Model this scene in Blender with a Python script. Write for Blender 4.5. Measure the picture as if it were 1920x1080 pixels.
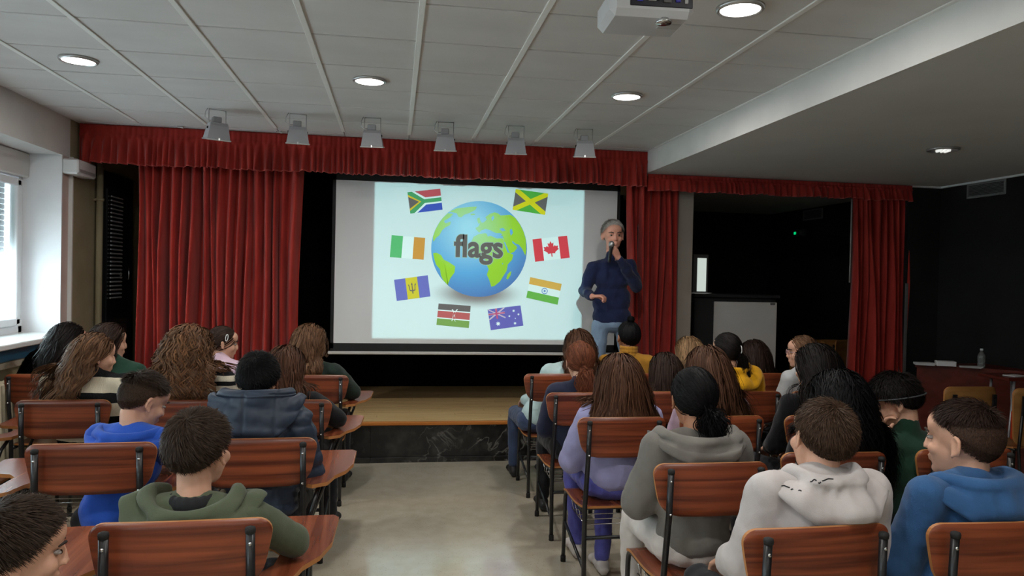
import bpy, bmesh, math, random
import numpy as np
from mathutils import Vector, Matrix, noise as mnoise

for o in list(bpy.data.objects):
    bpy.data.objects.remove(o)
SC = bpy.context.scene
COL = SC.collection
rnd = random.Random(7)
PI = math.pi

# ------------------------------------------------------------------ camera
FPX = 1380.0
CAM = np.array([0.0, 0.0, 1.6])
def _axes():
    Y = np.array([(741-960)/FPX, -(515-540)/FPX, -1.0]); Y /= np.linalg.norm(Y)
    h = np.array([1, -0.0219, 0.0])
    X = h - Y*h.dot(Y); X /= np.linalg.norm(X)
    return np.array([X, Y, np.cross(X, Y)])
CM = _axes()
def ray(px, py):
    return CM @ np.array([(px-960)/FPX, -(py-540)/FPX, -1.0])
def atY(px, py, Y):
    d = ray(px, py); return CAM + d*(Y-CAM[1])/d[1]
def atZ(px, py, Z):
    d = ray(px, py); return CAM + d*(Z-CAM[2])/d[2]
def atX(px, py, X):
    d = ray(px, py); return CAM + d*(X-CAM[0])/d[0]

cam_d = bpy.data.cameras.new('camera')
cam = bpy.data.objects.new('camera', cam_d); COL.objects.link(cam)
cam_d.sensor_width = 36.0; cam_d.lens = 36.0*FPX/1920.0; cam_d.clip_start = 0.05
mw = Matrix.Identity(4)
for i in range(3):
    for j in range(3):
        mw[i][j] = CM[i][j]
    mw[i][3] = CAM[i]
cam.matrix_world = mw
SC.camera = cam

# ------------------------------------------------------------------ view, world, lights
SC.view_settings.view_transform = 'Standard'
SC.view_settings.look = 'None'
SC.view_settings.gamma = 1.0
SC.view_settings.use_curve_mapping = False
SC.view_settings.exposure = 0.0
W = bpy.data.worlds.new('world'); SC.world = W; W.use_nodes = True
W.node_tree.nodes['Background'].inputs[0].default_value = (0.72, 0.86, 1.0, 1)
W.node_tree.nodes['Background'].inputs[1].default_value = 3.0

def area(name, loc, target, sx, sy, power, color, shape='RECTANGLE', spread=None):
    d = bpy.data.lights.new(name, 'AREA'); d.shape = shape; d.size = sx; d.size_y = sy
    d.energy = power; d.color = color
    if spread: d.spread = spread
    o = bpy.data.objects.new(name, d); COL.objects.link(o); o.location = loc
    v = Vector(target)-Vector(loc)
    o.rotation_euler = v.to_track_quat('-Z', 'Y').to_euler()
    return o
# daylight through the windows of the left wall (one in view, two beside and behind the camera)
DAY = (0.80, 0.90, 1.0)
area('window_daylight', (-3.25, 5.25, 1.85), (-1.0, 5.05, 1.5), 1.9, 1.4, 75, DAY)
area('window_daylight', (-3.05, 2.6, 1.9), (0.5, 2.6, 1.3), 1.9, 1.4, 26, DAY)
area('window_daylight', (-3.05, -0.6, 1.9), (0.5, 0.0, 1.2), 1.9, 1.4, 42, DAY)
LAMP_W = (1.0, 0.965, 0.92)
LAMPS = [(147, 111), (693, 150), (1175, 179), (1388, 14)]
LAMP_POWER = 14
PROJ = (0.86, 2.86, 2.60)
SLIDE_Y = 6.93
def projector_light(x0, x1, z0, z1):
    d = bpy.data.lights.new('projector_beam', 'SPOT'); d.spot_size = math.radians(70); d.spot_blend = 0.0
    d.energy = 410; d.shadow_soft_size = 0.012; d.use_nodes = True
    nt = d.node_tree; nd = nt.nodes; lk = nt.links
    em = next(n for n in nd if n.type == 'EMISSION')
    tc = nd.new('ShaderNodeTexCoord'); sp = nd.new('ShaderNodeSeparateXYZ'); lk.new(tc.outputs['Normal'], sp.inputs[0])
    D = SLIDE_Y - PROJ[1]
    def M(op, a, b=None):
        n = nd.new('ShaderNodeMath'); n.operation = op
        for i, v in enumerate((a, b)):
            if v is None: continue
            if isinstance(v, (int, float)): n.inputs[i].default_value = v
            else: lk.new(v, n.inputs[i])
        return n.outputs[0]
    az = M('ABSOLUTE', sp.outputs['Z'])
    u = M('DIVIDE', sp.outputs['X'], az); v = M('DIVIDE', sp.outputs['Y'], az)
    m = None
    for c, (a, b) in ((u, ((x0-PROJ[0])/D, (x1-PROJ[0])/D)), (v, ((z0-PROJ[2])/D, (z1-PROJ[2])/D))):
        q = M('MULTIPLY', M('GREATER_THAN', c, a), M('LESS_THAN', c, b))
        m = q if m is None else M('MULTIPLY', m, q)
    # even brightness over the flat picture: undo the cosine and distance falloff of the beam, as a projector lens does
    r2 = M('ADD', M('ADD', M('MULTIPLY', u, u), M('MULTIPLY', v, v)), 1.0)
    m = M('MULTIPLY', m, M('POWER', r2, 1.5))
    em.inputs['Color'].default_value = (0.50, 0.93, 0.94, 1)
    lk.new(m, em.inputs['Strength'])
    o = bpy.data.objects.new('projector_beam', d); COL.objects.link(o)
    o.location = PROJ; o.rotation_euler = (PI/2, 0, 0)
_tl = atY(703, 340, SLIDE_Y); _tr = atY(1094, 356, SLIDE_Y); _bl = atY(697, 633, SLIDE_Y)
projector_light(_tl[0], _tr[0]+.01, _bl[2]-.005, _tl[2])

# ------------------------------------------------------------------ materials
def s2l(c):
    return tuple(((v/255)/12.92 if v/255 <= .04045 else (((v/255)+.055)/1.055)**2.4) for v in c)
MATS = {}
def mat(name, color=(.5, .5, .5), rough=.6, metal=0.0, spec=.5, emit=None, es=0, alpha=None, trans=0, sheen=0):
    if name in MATS: return MATS[name]
    m = bpy.data.materials.new(name); m.use_nodes = True
    b = m.node_tree.nodes['Principled BSDF']
    b.inputs['Base Color'].default_value = (*color[:3], 1)
    b.inputs['Roughness'].default_value = rough; b.inputs['Metallic'].default_value = metal
    b.inputs['Specular IOR Level'].default_value = spec
    if emit: b.inputs['Emission Color'].default_value = (*emit, 1); b.inputs['Emission Strength'].default_value = es
    if trans: b.inputs['Transmission Weight'].default_value = trans
    if sheen: b.inputs['Sheen Weight'].default_value = sheen
    MATS[name] = m
    return m
def nodes_of(m):
    nt = m.node_tree; return nt, nt.nodes, nt.links, nt.nodes['Principled BSDF']
def varied(name, c0, c1, scale=(8, 8, 8), rough=.7, bump=0.0, bscale=60, spec=.3, detail=4, distort=0.0, lo=.35, hi=.65, coord='Object', rand=False, sheen=0, metal=0, bdist=.002):
    """noise between two colours, stretched by scale, plus a fine bump"""
    if name in MATS: return MATS[name]
    m = mat(name, c0, rough, metal=metal, spec=spec, sheen=sheen)
    nt, nd, lk, b = nodes_of(m)
    tc = nd.new('ShaderNodeTexCoord'); mp = nd.new('ShaderNodeMapping'); mp.inputs['Scale'].default_value = scale
    lk.new(tc.outputs[coord], mp.inputs[0])
    if rand:
        oi = nd.new('ShaderNodeObjectInfo'); mu = nd.new('ShaderNodeMath'); mu.operation = 'MULTIPLY'; mu.inputs[1].default_value = 37.0
        lk.new(oi.outputs['Random'], mu.inputs[0]); cx = nd.new('ShaderNodeCombineXYZ')
        for i in range(3): lk.new(mu.outputs[0], cx.inputs[i])
        lk.new(cx.outputs[0], mp.inputs['Location'])
    n = nd.new('ShaderNodeTexNoise'); n.inputs['Scale'].default_value = 1.0; n.inputs['Detail'].default_value = detail
    n.inputs['Distortion'].default_value = distort
    lk.new(mp.outputs[0], n.inputs['Vector'])
    r = nd.new('ShaderNodeValToRGB'); r.color_ramp.elements[0].position = lo; r.color_ramp.elements[1].position = hi
    r.color_ramp.elements[0].color = (*c0[:3], 1); r.color_ramp.elements[1].color = (*c1[:3], 1)
    lk.new(n.outputs['Fac'], r.inputs[0]); lk.new(r.outputs[0], b.inputs['Base Color'])
    if bump:
        n2 = nd.new('ShaderNodeTexNoise'); n2.inputs['Scale'].default_value = bscale; n2.inputs['Detail'].default_value = 3
        lk.new(tc.outputs[coord], n2.inputs['Vector'])
        bp = nd.new('ShaderNodeBump'); bp.inputs['Strength'].default_value = bump; bp.inputs['Distance'].default_value = bdist
        lk.new(n2.outputs['Fac'], bp.inputs['Height']); lk.new(bp.outputs[0], b.inputs['Normal'])
    return m
def fabric(name, c, rough=.9, k=.82, bump=.5):
    return varied('fabric_'+name, tuple(v*k for v in c), c, (9, 9, 9), rough, bump, 260, spec=.15, sheen=.15, bdist=.0015)
def striped(name, c0, c1, period, duty, off):
    """horizontal knitted stripes by height"""
    if name in MATS: return MATS[name]
    m = mat(name, c0, .9, spec=.15); nt, nd, lk, b = nodes_of(m)
    tc = nd.new('ShaderNodeTexCoord'); sp = nd.new('ShaderNodeSeparateXYZ'); lk.new(tc.outputs['Object'], sp.inputs[0])
    nz = nd.new('ShaderNodeTexNoise'); nz.inputs['Scale'].default_value = 6; lk.new(tc.outputs['Object'], nz.inputs['Vector'])
    def M(op, a, bb):
        n = nd.new('ShaderNodeMath'); n.operation = op
        for i, v in enumerate((a, bb)):
            if isinstance(v, (int, float)): n.inputs[i].default_value = v
            else: lk.new(v, n.inputs[i])
        return n.outputs[0]
    h = M('ADD', sp.outputs['Z'], M('MULTIPLY', nz.outputs['Fac'], .03))
    f = M('FRACT', M('DIVIDE', M('ADD', h, off), period), 0)
    g = M('LESS_THAN', f, duty)
    mx = nd.new('ShaderNodeMix'); mx.data_type = 'RGBA'; mx.inputs['A'].default_value = (*c0, 1); mx.inputs['B'].default_value = (*c1, 1)
    lk.new(g, mx.inputs['Factor']); lk.new(mx.outputs['Result'], b.inputs['Base Color'])
    w = nd.new('ShaderNodeTexWave'); w.inputs['Scale'].default_value = 60; lk.new(tc.outputs['Object'], w.inputs['Vector'])
    bp = nd.new('ShaderNodeBump'); bp.inputs['Strength'].default_value = .5; bp.inputs['Distance'].default_value = .002
    lk.new(w.outputs['Fac'], bp.inputs['Height']); lk.new(bp.outputs[0], b.inputs['Normal'])
    return m
def hairmat(name, c):
    nm = 'hair_'+name
    if nm in MATS: return MATS[nm]
    m = mat(nm, c, .58, spec=.14); nt, nd, lk, b = nodes_of(m)
    at = nd.new('ShaderNodeAttribute'); at.attribute_name = 'tint'
    mx = nd.new('ShaderNodeMix'); mx.data_type = 'RGBA'; mx.blend_type = 'MULTIPLY'; mx.inputs['Factor'].default_value = 1
    mx.inputs['A'].default_value = (*c, 1); lk.new(at.outputs['Color'], mx.inputs['B'])
    lk.new(mx.outputs['Result'], b.inputs['Base Color'])
    return m
SKIN = {}
def skinmat(name, c):
    m = varied('skin_'+name, tuple(v*.93 for v in c), c, (14, 14, 14), .55, .15, 300, spec=.4)
    b = m.node_tree.nodes['Principled BSDF']
    b.inputs['Subsurface Weight'].default_value = .12; b.inputs['Subsurface Radius'].default_value = (.02, .008, .004)
    b.inputs['Subsurface Scale'].default_value = .5
    return m
sk_fair = skinmat('fair', s2l((214, 164, 138))); sk_tan = skinmat('tan', s2l((176, 122, 92))); sk_ruddy = skinmat('ruddy', s2l((226, 164, 142)))
m_wood = varied('chair_wood', s2l((84, 36, 20)), s2l((144, 72, 42)), (1.1, 1.1, 38), .36, .1, 90, spec=.5, detail=4, distort=.5, lo=.36, hi=.64, rand=True)
m_woodflat = varied('board_wood', s2l((100, 46, 28)), s2l((152, 84, 56)), (30, 1.6, 3), .24, .05, 90, spec=.6, detail=5, distort=.6, lo=.3, hi=.7, rand=True)
m_edge = mat('plywood_edge', s2l((178, 118, 66)), .5)
m_black = varied('black_steel', (.008, .008, .009), (.016, .016, .018), (20, 20, 20), .32, spec=.5)
m_chrome = mat('bolt_steel', (.6, .6, .6), .25, 1.0)
m_rubber = mat('rubber', (.01, .01, .01), .8)
m_white = varied('white_plastic', (.62, .62, .62), (.7, .7, .7), (3, 3, 3), .4)
m_tile = varied('ceiling_tile', s2l((206, 204, 202)), s2l((215, 213, 211)), (2.2, 4, 3), .95, .25, 240, spec=.1, lo=.3, hi=.75, rand=True)
m_tbar = mat('ceiling_bar', s2l((232, 232, 228)), .5)
m_gap = mat('ceiling_joint', s2l((40, 38, 36)), .9)
m_plaster = varied('plaster', s2l((205, 203, 200)), s2l((214, 212, 208)), (3, 3, 3), .85, .2, 120, spec=.2)
m_lowceil = varied('low_ceiling_paint', s2l((206, 206, 202)), s2l((212, 212, 208)), (2, 2, 2), .8, .15, 140, spec=.2)
m_blackwall = varied('black_wall', s2l((22, 22, 22)), s2l((27, 27, 27)), (4, 4, 4), .75, .3, 60, spec=.25)
m_pinkwall = varied('pink_plaster', s2l((196, 176, 168)), s2l((204, 186, 178)), (4, 4, 4), .85, .2, 100)
m_beige = varied('beige_plaster', s2l((150, 140, 112)), s2l((160, 150, 122)), (4, 4, 4), .85, .2, 100)
m_velvet = varied('red_velvet', (.28, .018, .013), (.39, .032, .022), (14, 14, 3), .75, .3, 200, spec=.15, sheen=.2)
m_hem = mat('red_hem', (.42, .06, .05), .8)

# ------------------------------------------------------------------ mesh helpers
def link(name, me, mats=None, parent=None, smooth=False):
    o = bpy.data.objects.new(name, me); COL.objects.link(o)
    if mats is not None:
        for m in (mats if isinstance(mats, (list, tuple)) else [mats]):
            me.materials.append(m)
    if smooth:
        me.shade_smooth()
    if parent is not None: o.parent = parent
    return o
class MB:
    """collects vertices and faces; a face keeps the index of its material"""
    def __init__(s): s.v = []; s.f = []; s.m = []; s.sm = []
    def add(s, vs, fs, mi=0, sm=False):
        b = len(s.v); s.v += [tuple(map(float, p)) for p in vs]
        for f in fs: s.f.append([b+i for i in f]); s.m.append(mi); s.sm.append(sm)
        return s
    def box(s, c, d, mi=0, rz=0.0, R=None, bev=0.0):
        hx, hy, hz = d[0]/2, d[1]/2, d[2]/2
        if R is None:
            R = np.array([[math.cos(rz), -math.sin(rz), 0], [math.sin(rz), math.cos(rz), 0], [0, 0, 1]])
        b = min(bev, hx*.9, hy*.9, hz*.9)
        if b <= 0:
            vs = [np.array(c)+R @ np.array([x*hx, y*hy, z*hz]) for x in (-1, 1) for y in (-1, 1) for z in (-1, 1)]
            s.add(vs, [(0, 1, 3, 2), (4, 6, 7, 5), (0, 4, 5, 1), (2, 3, 7, 6), (0, 2, 6, 4), (1, 5, 7, 3)], mi)
            return s
        # chamfered box: 24 vertices
        vs = []; idx = {}
        for x in (-1, 1):
            for y in (-1, 1):
                for z in (-1, 1):
                    for a in range(3):
                        p = [x*hx, y*hy, z*hz]
                        for k in range(3):
                            if k != a: p[k] -= (x, y, z)[k]*b
                        idx[(x, y, z, a)] = len(vs); vs.append(np.array(c)+R @ np.array(p))
        fs = []
        for a in range(3):
            o1, o2 = [k for k in range(3) if k != a]
            for sg in (-1, 1):
                q = []
                for (p1, p2) in ((-1, -1), (1, -1), (1, 1), (-1, 1)):
                    k = [0, 0, 0]; k[a] = sg; k[o1] = p1; k[o2] = p2; q.append(idx[(*k, a)])
                fs.append(q)
            for p1 in (-1, 1):
                for p2 in (-1, 1):
                    k = [0, 0, 0]; k[o1] = p1; k[o2] = p2
                    k0 = list(k); k0[a] = -1; k1 = list(k); k1[a] = 1
                    fs.append([idx[(*k0, o1)], idx[(*k1, o1)], idx[(*k1, o2)], idx[(*k0, o2)]])
        for x in (-1, 1):
            for y in (-1, 1):
                for z in (-1, 1):
                    fs.append([idx[(x, y, z, a)] for a in range(3)])
        s.add(vs, fs, mi); return s
    def tube(s, pts, r, n=8, mi=0, cap=True):
        P = [np.array(p, float) for p in pts]; rs = r if isinstance(r, (list, tuple)) else [r]*len(P)
        vs = []; fs = []; prev = None
        for i, p in enumerate(P):
            t = P[min(i+1, len(P)-1)]-P[max(i-1, 0)]; t /= (np.linalg.norm(t)+1e-9)
            if prev is None:
                a = np.array([0, 0, 1.0]) if abs(t[2]) < .9 else np.array([1.0, 0, 0])
            else: a = prev
            u = np.cross(t, a); u /= (np.linalg.norm(u)+1e-9); w = np.cross(u, t); prev = w
            for k in range(n):
                th = 2*PI*k/n; vs.append(p+rs[i]*(math.cos(th)*u+math.sin(th)*w))
        for i in range(len(P)-1):
            for k in range(n):
                fs.append((i*n+k, i*n+(k+1) % n, (i+1)*n+(k+1) % n, (i+1)*n+k))
        if cap:
            fs.append(tuple(range(n))[::-1]); fs.append(tuple((len(P)-1)*n+k for k in range(n)))
        s.add(vs, fs, mi, True); return s
    def lathe(s, c, prof, n=24, mi=0):
        """profile of (radius, height) round the vertical axis"""
        vs = []; fs = []
        for (r, z) in prof:
            for k in range(n):
                th = 2*PI*k/n; vs.append((c[0]+r*math.cos(th), c[1]+r*math.sin(th), c[2]+z))
        for i in range(len(prof)-1):
            for k in range(n): fs.append((i*n+k, i*n+(k+1) % n, (i+1)*n+(k+1) % n, (i+1)*n+k))
        fs.append(tuple(range(n))[::-1]); fs.append(tuple((len(prof)-1)*n+k for k in range(n)))
        s.add(vs, fs, mi, True); return s
    def prism(s, poly, a, b, plane='XY', mi=0):
        """outline extruded from a to b along the axis left out of plane"""
        def P(u, v, w): return {'XY': (u, v, w), 'XZ': (u, w, v), 'YZ': (w, u, v)}[plane]
        n = len(poly); vs = [P(u, v, a) for u, v in poly]+[P(u, v, b) for u, v in poly]
        fs = [tuple(range(n))[::-1], tuple(range(n, 2*n))]+[(i, (i+1) % n, n+(i+1) % n, n+i) for i in range(n)]
        s.add(vs, fs, mi); return s
    def mesh(s, name):
        me = bpy.data.meshes.new(name); me.from_pydata(s.v, [], s.f); me.update()
        me.polygons.foreach_set('material_index', s.m); me.polygons.foreach_set('use_smooth', s.sm)
        bm = bmesh.new(); bm.from_mesh(me); bmesh.ops.recalc_face_normals(bm, faces=bm.faces); bm.to_mesh(me); bm.free()
        return me
    def build(s, name, mats, parent=None):
        return link(name, s.mesh(name), mats, parent)
def tag(o, label=None, cat=None, group=None, kind=None):
    if label: o['label'] = label
    if cat: o['category'] = cat
    if group: o['group'] = group
    if kind: o['kind'] = kind
    return o
def empty(name, loc=(0, 0, 0), rz=0.0):
    o = bpy.data.objects.new(name, None); COL.objects.link(o); o.location = loc; o.rotation_euler = (0, 0, rz); o.empty_display_size = .1
    return o
def copy_tree(o, parent=None):
    c = o.copy(); COL.objects.link(c); c.parent = parent
    for k in o.children: copy_tree(k, c)
    return c
def struct(o): o['kind'] = 'structure'; return o

# ------------------------------------------------------------------ room shell
XL, XR, YB, CZ, LZ, BX = -2.62, 5.39, 6.62, 2.80, 2.598, 2.30
ST = 0.35
m_floor = varied('terrazzo', s2l((180, 170, 150)), s2l((192, 183, 164)), (9, 9, 9), .16, 0, spec=.5, lo=.3, hi=.7)
nt, nd, lk, b = nodes_of(m_floor)
tc = nd.new('ShaderNodeTexCoord'); vo = nd.new('ShaderNodeTexVoronoi'); vo.inputs['Scale'].default_value = 55; lk.new(tc.outputs['Object'], vo.inputs['Vector'])
rr = nd.new('ShaderNodeValToRGB'); rr.color_ramp.elements[0].position = .0; rr.color_ramp.elements[1].position = .2
rr.color_ramp.elements[0].color = (.30, .25, .20, 1); rr.color_ramp.elements[1].color = (1, 1, 1, 1); lk.new(vo.outputs['Distance'], rr.inputs[0])
mx = nd.new('ShaderNodeMix'); mx.data_type = 'RGBA'; mx.blend_type = 'MULTIPLY'; mx.inputs['Factor'].default_value = .8
src = b.inputs['Base Color'].links[0].from_socket
lk.new(src, mx.inputs['A']); lk.new(rr.outputs[0], mx.inputs['B']); lk.new(mx.outputs['Result'], b.inputs['Base Color'])
b.inputs['Coat Weight'].default_value = .8; b.inputs['Coat Roughness'].default_value = .12
struct(MB().box((1.4, 3.0, -.05), (8.4, 14.4, .1)).build('floor', m_floor))
# ceiling: slab, tiles as parts, bars
slab = MB().box(((XL+BX)/2, 1.6, CZ+.07), (BX-XL, 10.2, .1)).build('ceiling', m_gap); struct(slab)
GX = [.096+.55*k for k in range(-5, 5)]; GY = [3.30+.5345*k for k in range(-8, 7)]
xs = [XL]+[x for x in GX if XL < x < BX]+[BX]; ys = [-1.2]+[y for y in GY if y > -1.0]+[YB+.05]
tile_cache = {}
for i in range(len(xs)-1):
    for j in range(len(ys)-1):
        w, l = xs[i+1]-xs[i]-.004, ys[j+1]-ys[j]-.015
        if w < .05 or l < .03: continue
        key = (round(w, 2), round(l, 2))
        if key not in tile_cache:
            tile_cache[key] = MB().box((0, 0, 0), (w, l, .014), bev=.003).mesh('tile'); tile_cache[key].materials.append(m_tile)
        o = bpy.data.objects.new('ceiling_tile', tile_cache[key]); COL.objects.link(o); o.parent = slab
        o.location = ((xs[i]+xs[i+1])/2, (ys[j]+ys[j+1])/2, CZ+.007+rnd.uniform(-.0008, .0008))
for x in xs[1:-1]:
    l = YB-.25+1.2
    MB().box((x, -1.2+l/2, CZ-.003), (.030, l, .008), bev=.002).build('ceiling_bar', m_tbar, slab)
MB().box(((XL+BX)/2, -2.6, CZ+.01), (BX-XL, 2.8, .02)).build('rear_panel', m_plaster, slab)
# dropped ceiling on the right with its bright side face
low = MB().box(((BX+.02+XR+.2)/2, 3.6, LZ+.15), (XR+.2-BX-.02, 14.0, .30)).build('ceiling', m_lowceil); struct(low)
struct(MB().box((BX+.012, 1.35, (CZ+LZ)/2+.06), (.022, 10.6, CZ-LZ+.12)).build('trim_1', m_plaster))
# left wall with window openings
def wall_left_piece(y0, y1, z0, z1, m, name='wall_left'):
    return struct(MB().box((XL-.2, (y0+y1)/2, (z0+z1)/2), (.4, y1-y0, z1-z0)).build(name, m))
WZ0, WZ1 = 1.05, 2.49
WIN = [(3.9, 6.33), (1.4, 3.5), (-1.8, .6)]
wall_left_piece(-4.0, 6.47, WZ1, CZ+.1, m_plaster)
wall_left_piece(-4.0, 6.47, -.0, WZ0, m_beige)
edges = [-4.0, -1.8, .6, 1.4, 3.5, 3.9]
for a, b2 in ((-4.0, -1.8), (.6, 1.4), (3.5, 3.9)): wall_left_piece(a, b2, WZ0, WZ1, m_plaster)
wall_left_piece(6.33, 6.47, WZ0, WZ1, m_pinkwall)
wall_left_piece(6.47, 10.2, 0, CZ+.1, m_beige)
# window in view
m_frame = varied('window_pvc', (.75, .76, .78), (.82, .83, .85), (3, 3, 3), .3)
m_glass = mat('window_glass', (.9, 1, .95), .02, trans=1.0); m_glass.node_tree.nodes['Principled BSDF'].inputs['IOR'].default_value = 1.02
def window(n, y0, y1, detail):
    t = empty('window_%d' % n, (0, 0, 0)); t['kind'] = 'structure'
    X = -2.93; zc = (WZ0+WZ1)/2
    f = MB(); fw = .07
    f.box((X, y1-fw/2, zc), (.07, fw, WZ1-WZ0), bev=.006).box((X, y0+fw/2, zc), (.07, fw, WZ1-WZ0), bev=.006)
    f.box((X, (y0+y1)/2, WZ0+fw/2+.02), (.07, y1-y0-.01, fw), bev=.006).box((X, (y0+y1)/2, WZ1-fw/2), (.07, y1-y0-.01, fw), bev=.006)
    ym = (y0+y1)/2
    f.box((X, ym, zc), (.08, .09, WZ1-WZ0), bev=.006)
    f.build('window_frame', m_frame, t)
    MB().box((X+.0, (y0+y1)/2, WZ1-.10), (.16, y1-y0-.02, .19), bev=.01).build('shutter_box', m_plaster, t)
    for a, b3 in ((y0+.08, ym-.05), (ym+.05, y1-.08)):
        s = MB(); d = .055
        s.box((X+.03, b3-d/2, zc-.06), (.05, d, WZ1-WZ0-.32), bev=.006).box((X+.03, a+d/2, zc-.06), (.05, d, WZ1-WZ0-.32), bev=.006)
        s.box((X+.03, (a+b3)/2, WZ0+.12), (.05, b3-a, d), bev=.006).box((X+.03, (a+b3)/2, WZ1-.24), (.05, b3-a, d), bev=.006)
        sash = s.build('window_sash', m_frame, t)
        MB().box((X+.03, (a+b3)/2, zc-.06), (.012, b3-a-.1, WZ1-WZ0-.36)).build('pane', m_glass, sash)
    for k in range(14 if detail else 8):
        z = WZ1-.22-.042*k
        MB().box((X-.08, (y0+y1)/2, z), (.014, y1-y0-.12, .040), bev=.006).build('shutter_slat', varied('shutter_slat', (.62, .63, .65), (.68, .68, .70), (3, 3, 3), .5), t)
    return t
window(1, *WIN[0], True); window(2, *WIN[1], False); window(3, *WIN[2], False)
m_sill = varied('marble_sill', (.72, .72, .70), (.8, .8, .78), (5, 5, 5), .3)
for n, (a, b4) in enumerate(WIN):
    struct(MB().box((XL-.12, (a+b4)/2, WZ0+.018), (.50, b4-a-.02 if n else b4-a, .036), bev=.006).build('trim_%d' % (3+n), m_sill))
# white lining of the deep reveal (right jamb and head)
struct(MB().box((XL-.17, 6.322, (WZ0+WZ1)/2), (.35, .014, WZ1-WZ0)).build('trim_6', varied('reveal_paint', (.74, .75, .77), (.8, .8, .82), (3, 3, 3), .6)))
struct(MB().box((XL+.03, 1.25, 1.0), (.06, 9.9, .085), bev=.006).build('trim_7', varied('blue_paint', s2l((44, 98, 128)), s2l((50, 106, 136)), (3, 3, 3), .5)))
struct(MB().box((XL+.02, 1.25, .93), (.05, 9.9, .05), bev=.006).build('trim_8', mat('cream_ledge', s2l((190, 180, 160)), .6)))
struct(MB().box((XL+.015, 6.46, 1.72), (.03, .02, 1.55)).build('trim_9', m_plaster))
# right wall, back walls, short stub beside the stage
struct(MB().box((XR+.1, 3.2, 1.5), (.2, 14.4, 3.2)).build('wall_right', m_blackwall))
struct(MB().box((1.4, -4.0, 1.5), (8.4, .2, 3.2)).build('wall_back', m_plaster))
struct(MB().box((1.4, 10.1, 1.6), (8.4, .2, 3.4)).build('wall_front', m_blackwall))
struct(MB().box((5.21, YB+.09, 1.3), (.36, .16, 2.6)).build('wall_stub', m_blackwall))
struct(MB().box((5.03, YB, 1.0), (.02, .02, 1.25)).build('trim_10', mat('grey_strip', (.12, .12, .12), .5)))
# ceiling edge strip over the right wall
struct(MB().box((XR-.012, 1.3, LZ-.008), (.024, 10.7, .018)).build('trim_11', m_white))
struct(MB().box((5.21, YB-.0, LZ-.008), (.36, .024, .018)).build('trim_12', m_white))
# stage house
struct(MB().box((1.4, 8.5, CZ+.1), (8.4, 3.8, .1)).build('ceiling', m_blackwall))
struct(MB().box((.05, 8.45, 1.6), (5.2, .06, 2.6)).build('wall_stage', mat('black_drape', (.004, .004, .0045), .95, spec=.1)))
pil = atY(1272, 365, 6.8)[0], atY(1297, 365, 6.8)[0]
struct(MB().box(((pil[0]+pil[1])/2+.01, 6.86, 1.5), (pil[1]-pil[0]+.02, .14, 2.6), bev=.004).build('wall_pillar', varied('pillar_paint', s2l((150, 140, 130)), s2l((158, 148, 138)), (3, 3, 3), .7)))
struct(MB().box((2.86, 8.0, 1.5), (.06, 2.2, 2.6)).build('wall_partition', m_blackwall))
struct(MB().box(((pil[0]+5.03)/2, YB+.12, 2.66), (5.03-pil[0]+.1, .06, .34)).build('wall_header', m_blackwall))
# stage platform: body, marble front, plinth, nosing, planks
m_marble = varied('black_marble', (.004, .004, .004), (.035, .034, .032), (11, 11, 11), .3, spec=.5, detail=8, lo=.45, hi=.75)
nt, nd, lk, b = nodes_of(m_marble)
tc = nd.new('ShaderNodeTexCoord'); n1 = nd.new('ShaderNodeTexNoise'); n1.inputs['Scale'].default_value = 5.5; n1.inputs['Detail'].default_value = 9; n1.inputs['Distortion'].default_value = .6
lk.new(tc.outputs['Object'], n1.inputs['Vector']); r1 = nd.new('ShaderNodeValToRGB')
e = r1.color_ramp.elements; e[0].position = .48; e[1].position = .525; e[0].color = (0, 0, 0, 1); e[1].color = (0, 0, 0, 1)
em_ = e.new(.50); em_.color = (.16, .155, .14, 1); lk.new(n1.outputs['Fac'], r1.inputs[0])
n3 = nd.new('ShaderNodeTexNoise'); n3.inputs['Scale'].default_value = 2.3; lk.new(tc.outputs['Object'], n3.inputs['Vector'])
r3 = nd.new('ShaderNodeValToRGB'); r3.color_ramp.elements[0].position = .40; r3.color_ramp.elements[1].position = .6; lk.new(n3.outputs['Fac'], r3.inputs[0])
mm = nd.new('ShaderNodeMix'); mm.data_type = 'RGBA'; mm.blend_type = 'MULTIPLY'; mm.inputs['Factor'].default_value = 1
lk.new(r1.outputs[0], mm.inputs['A']); lk.new(r3.outputs[0], mm.inputs['B'])
ma = nd.new('ShaderNodeMix'); ma.data_type = 'RGBA'; ma.blend_type = 'ADD'; ma.inputs['Factor'].default_value = 1
src = b.inputs['Base Color'].links[0].from_socket; lk.new(src, ma.inputs['A']); lk.new(mm.outputs['Result'], ma.inputs['B']); lk.new(ma.outputs['Result'], b.inputs['Base Color'])
SX0, SX1, SY0 = XL, 2.86, 6.30
stage = MB().box(((SX0+SX1)/2, (SY0+.05+8.42)/2, (ST-.02)/2), (SX1-SX0, 8.42-SY0-.05, ST-.022)).build('floor_stage', m_black); struct(stage)
px_ = SX0
while px_ < SX1-.1:
    w = min(1.22, SX1-px_)
    MB().box((px_+w/2, SY0+.045, .045+(ST-.075)/2), (w-.003, .03, ST-.075), bev=.001).build('marble_slab', m_marble, stage)
    MB().box((px_+w/2, SY0+.035, .0225), (w-.003, .05, .045), bev=.003).build('plinth', m_marble, stage); px_ += w
MB().box(((SX0+SX1)/2, SY0+.02, ST-.016), (SX1-SX0, .05, .030), bev=.006).build('nosing', varied('nosing_wood', s2l((170, 100, 40)), s2l((190, 120, 55)), (2, 20, 20), .4), stage)
m_plank = varied('stage_plank', s2l((196, 160, 108)), s2l((220, 188, 136)), (1.6, 16, 4), .38, .05, 80, spec=.5, detail=5, lo=.25, hi=.75, rand=True)
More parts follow.
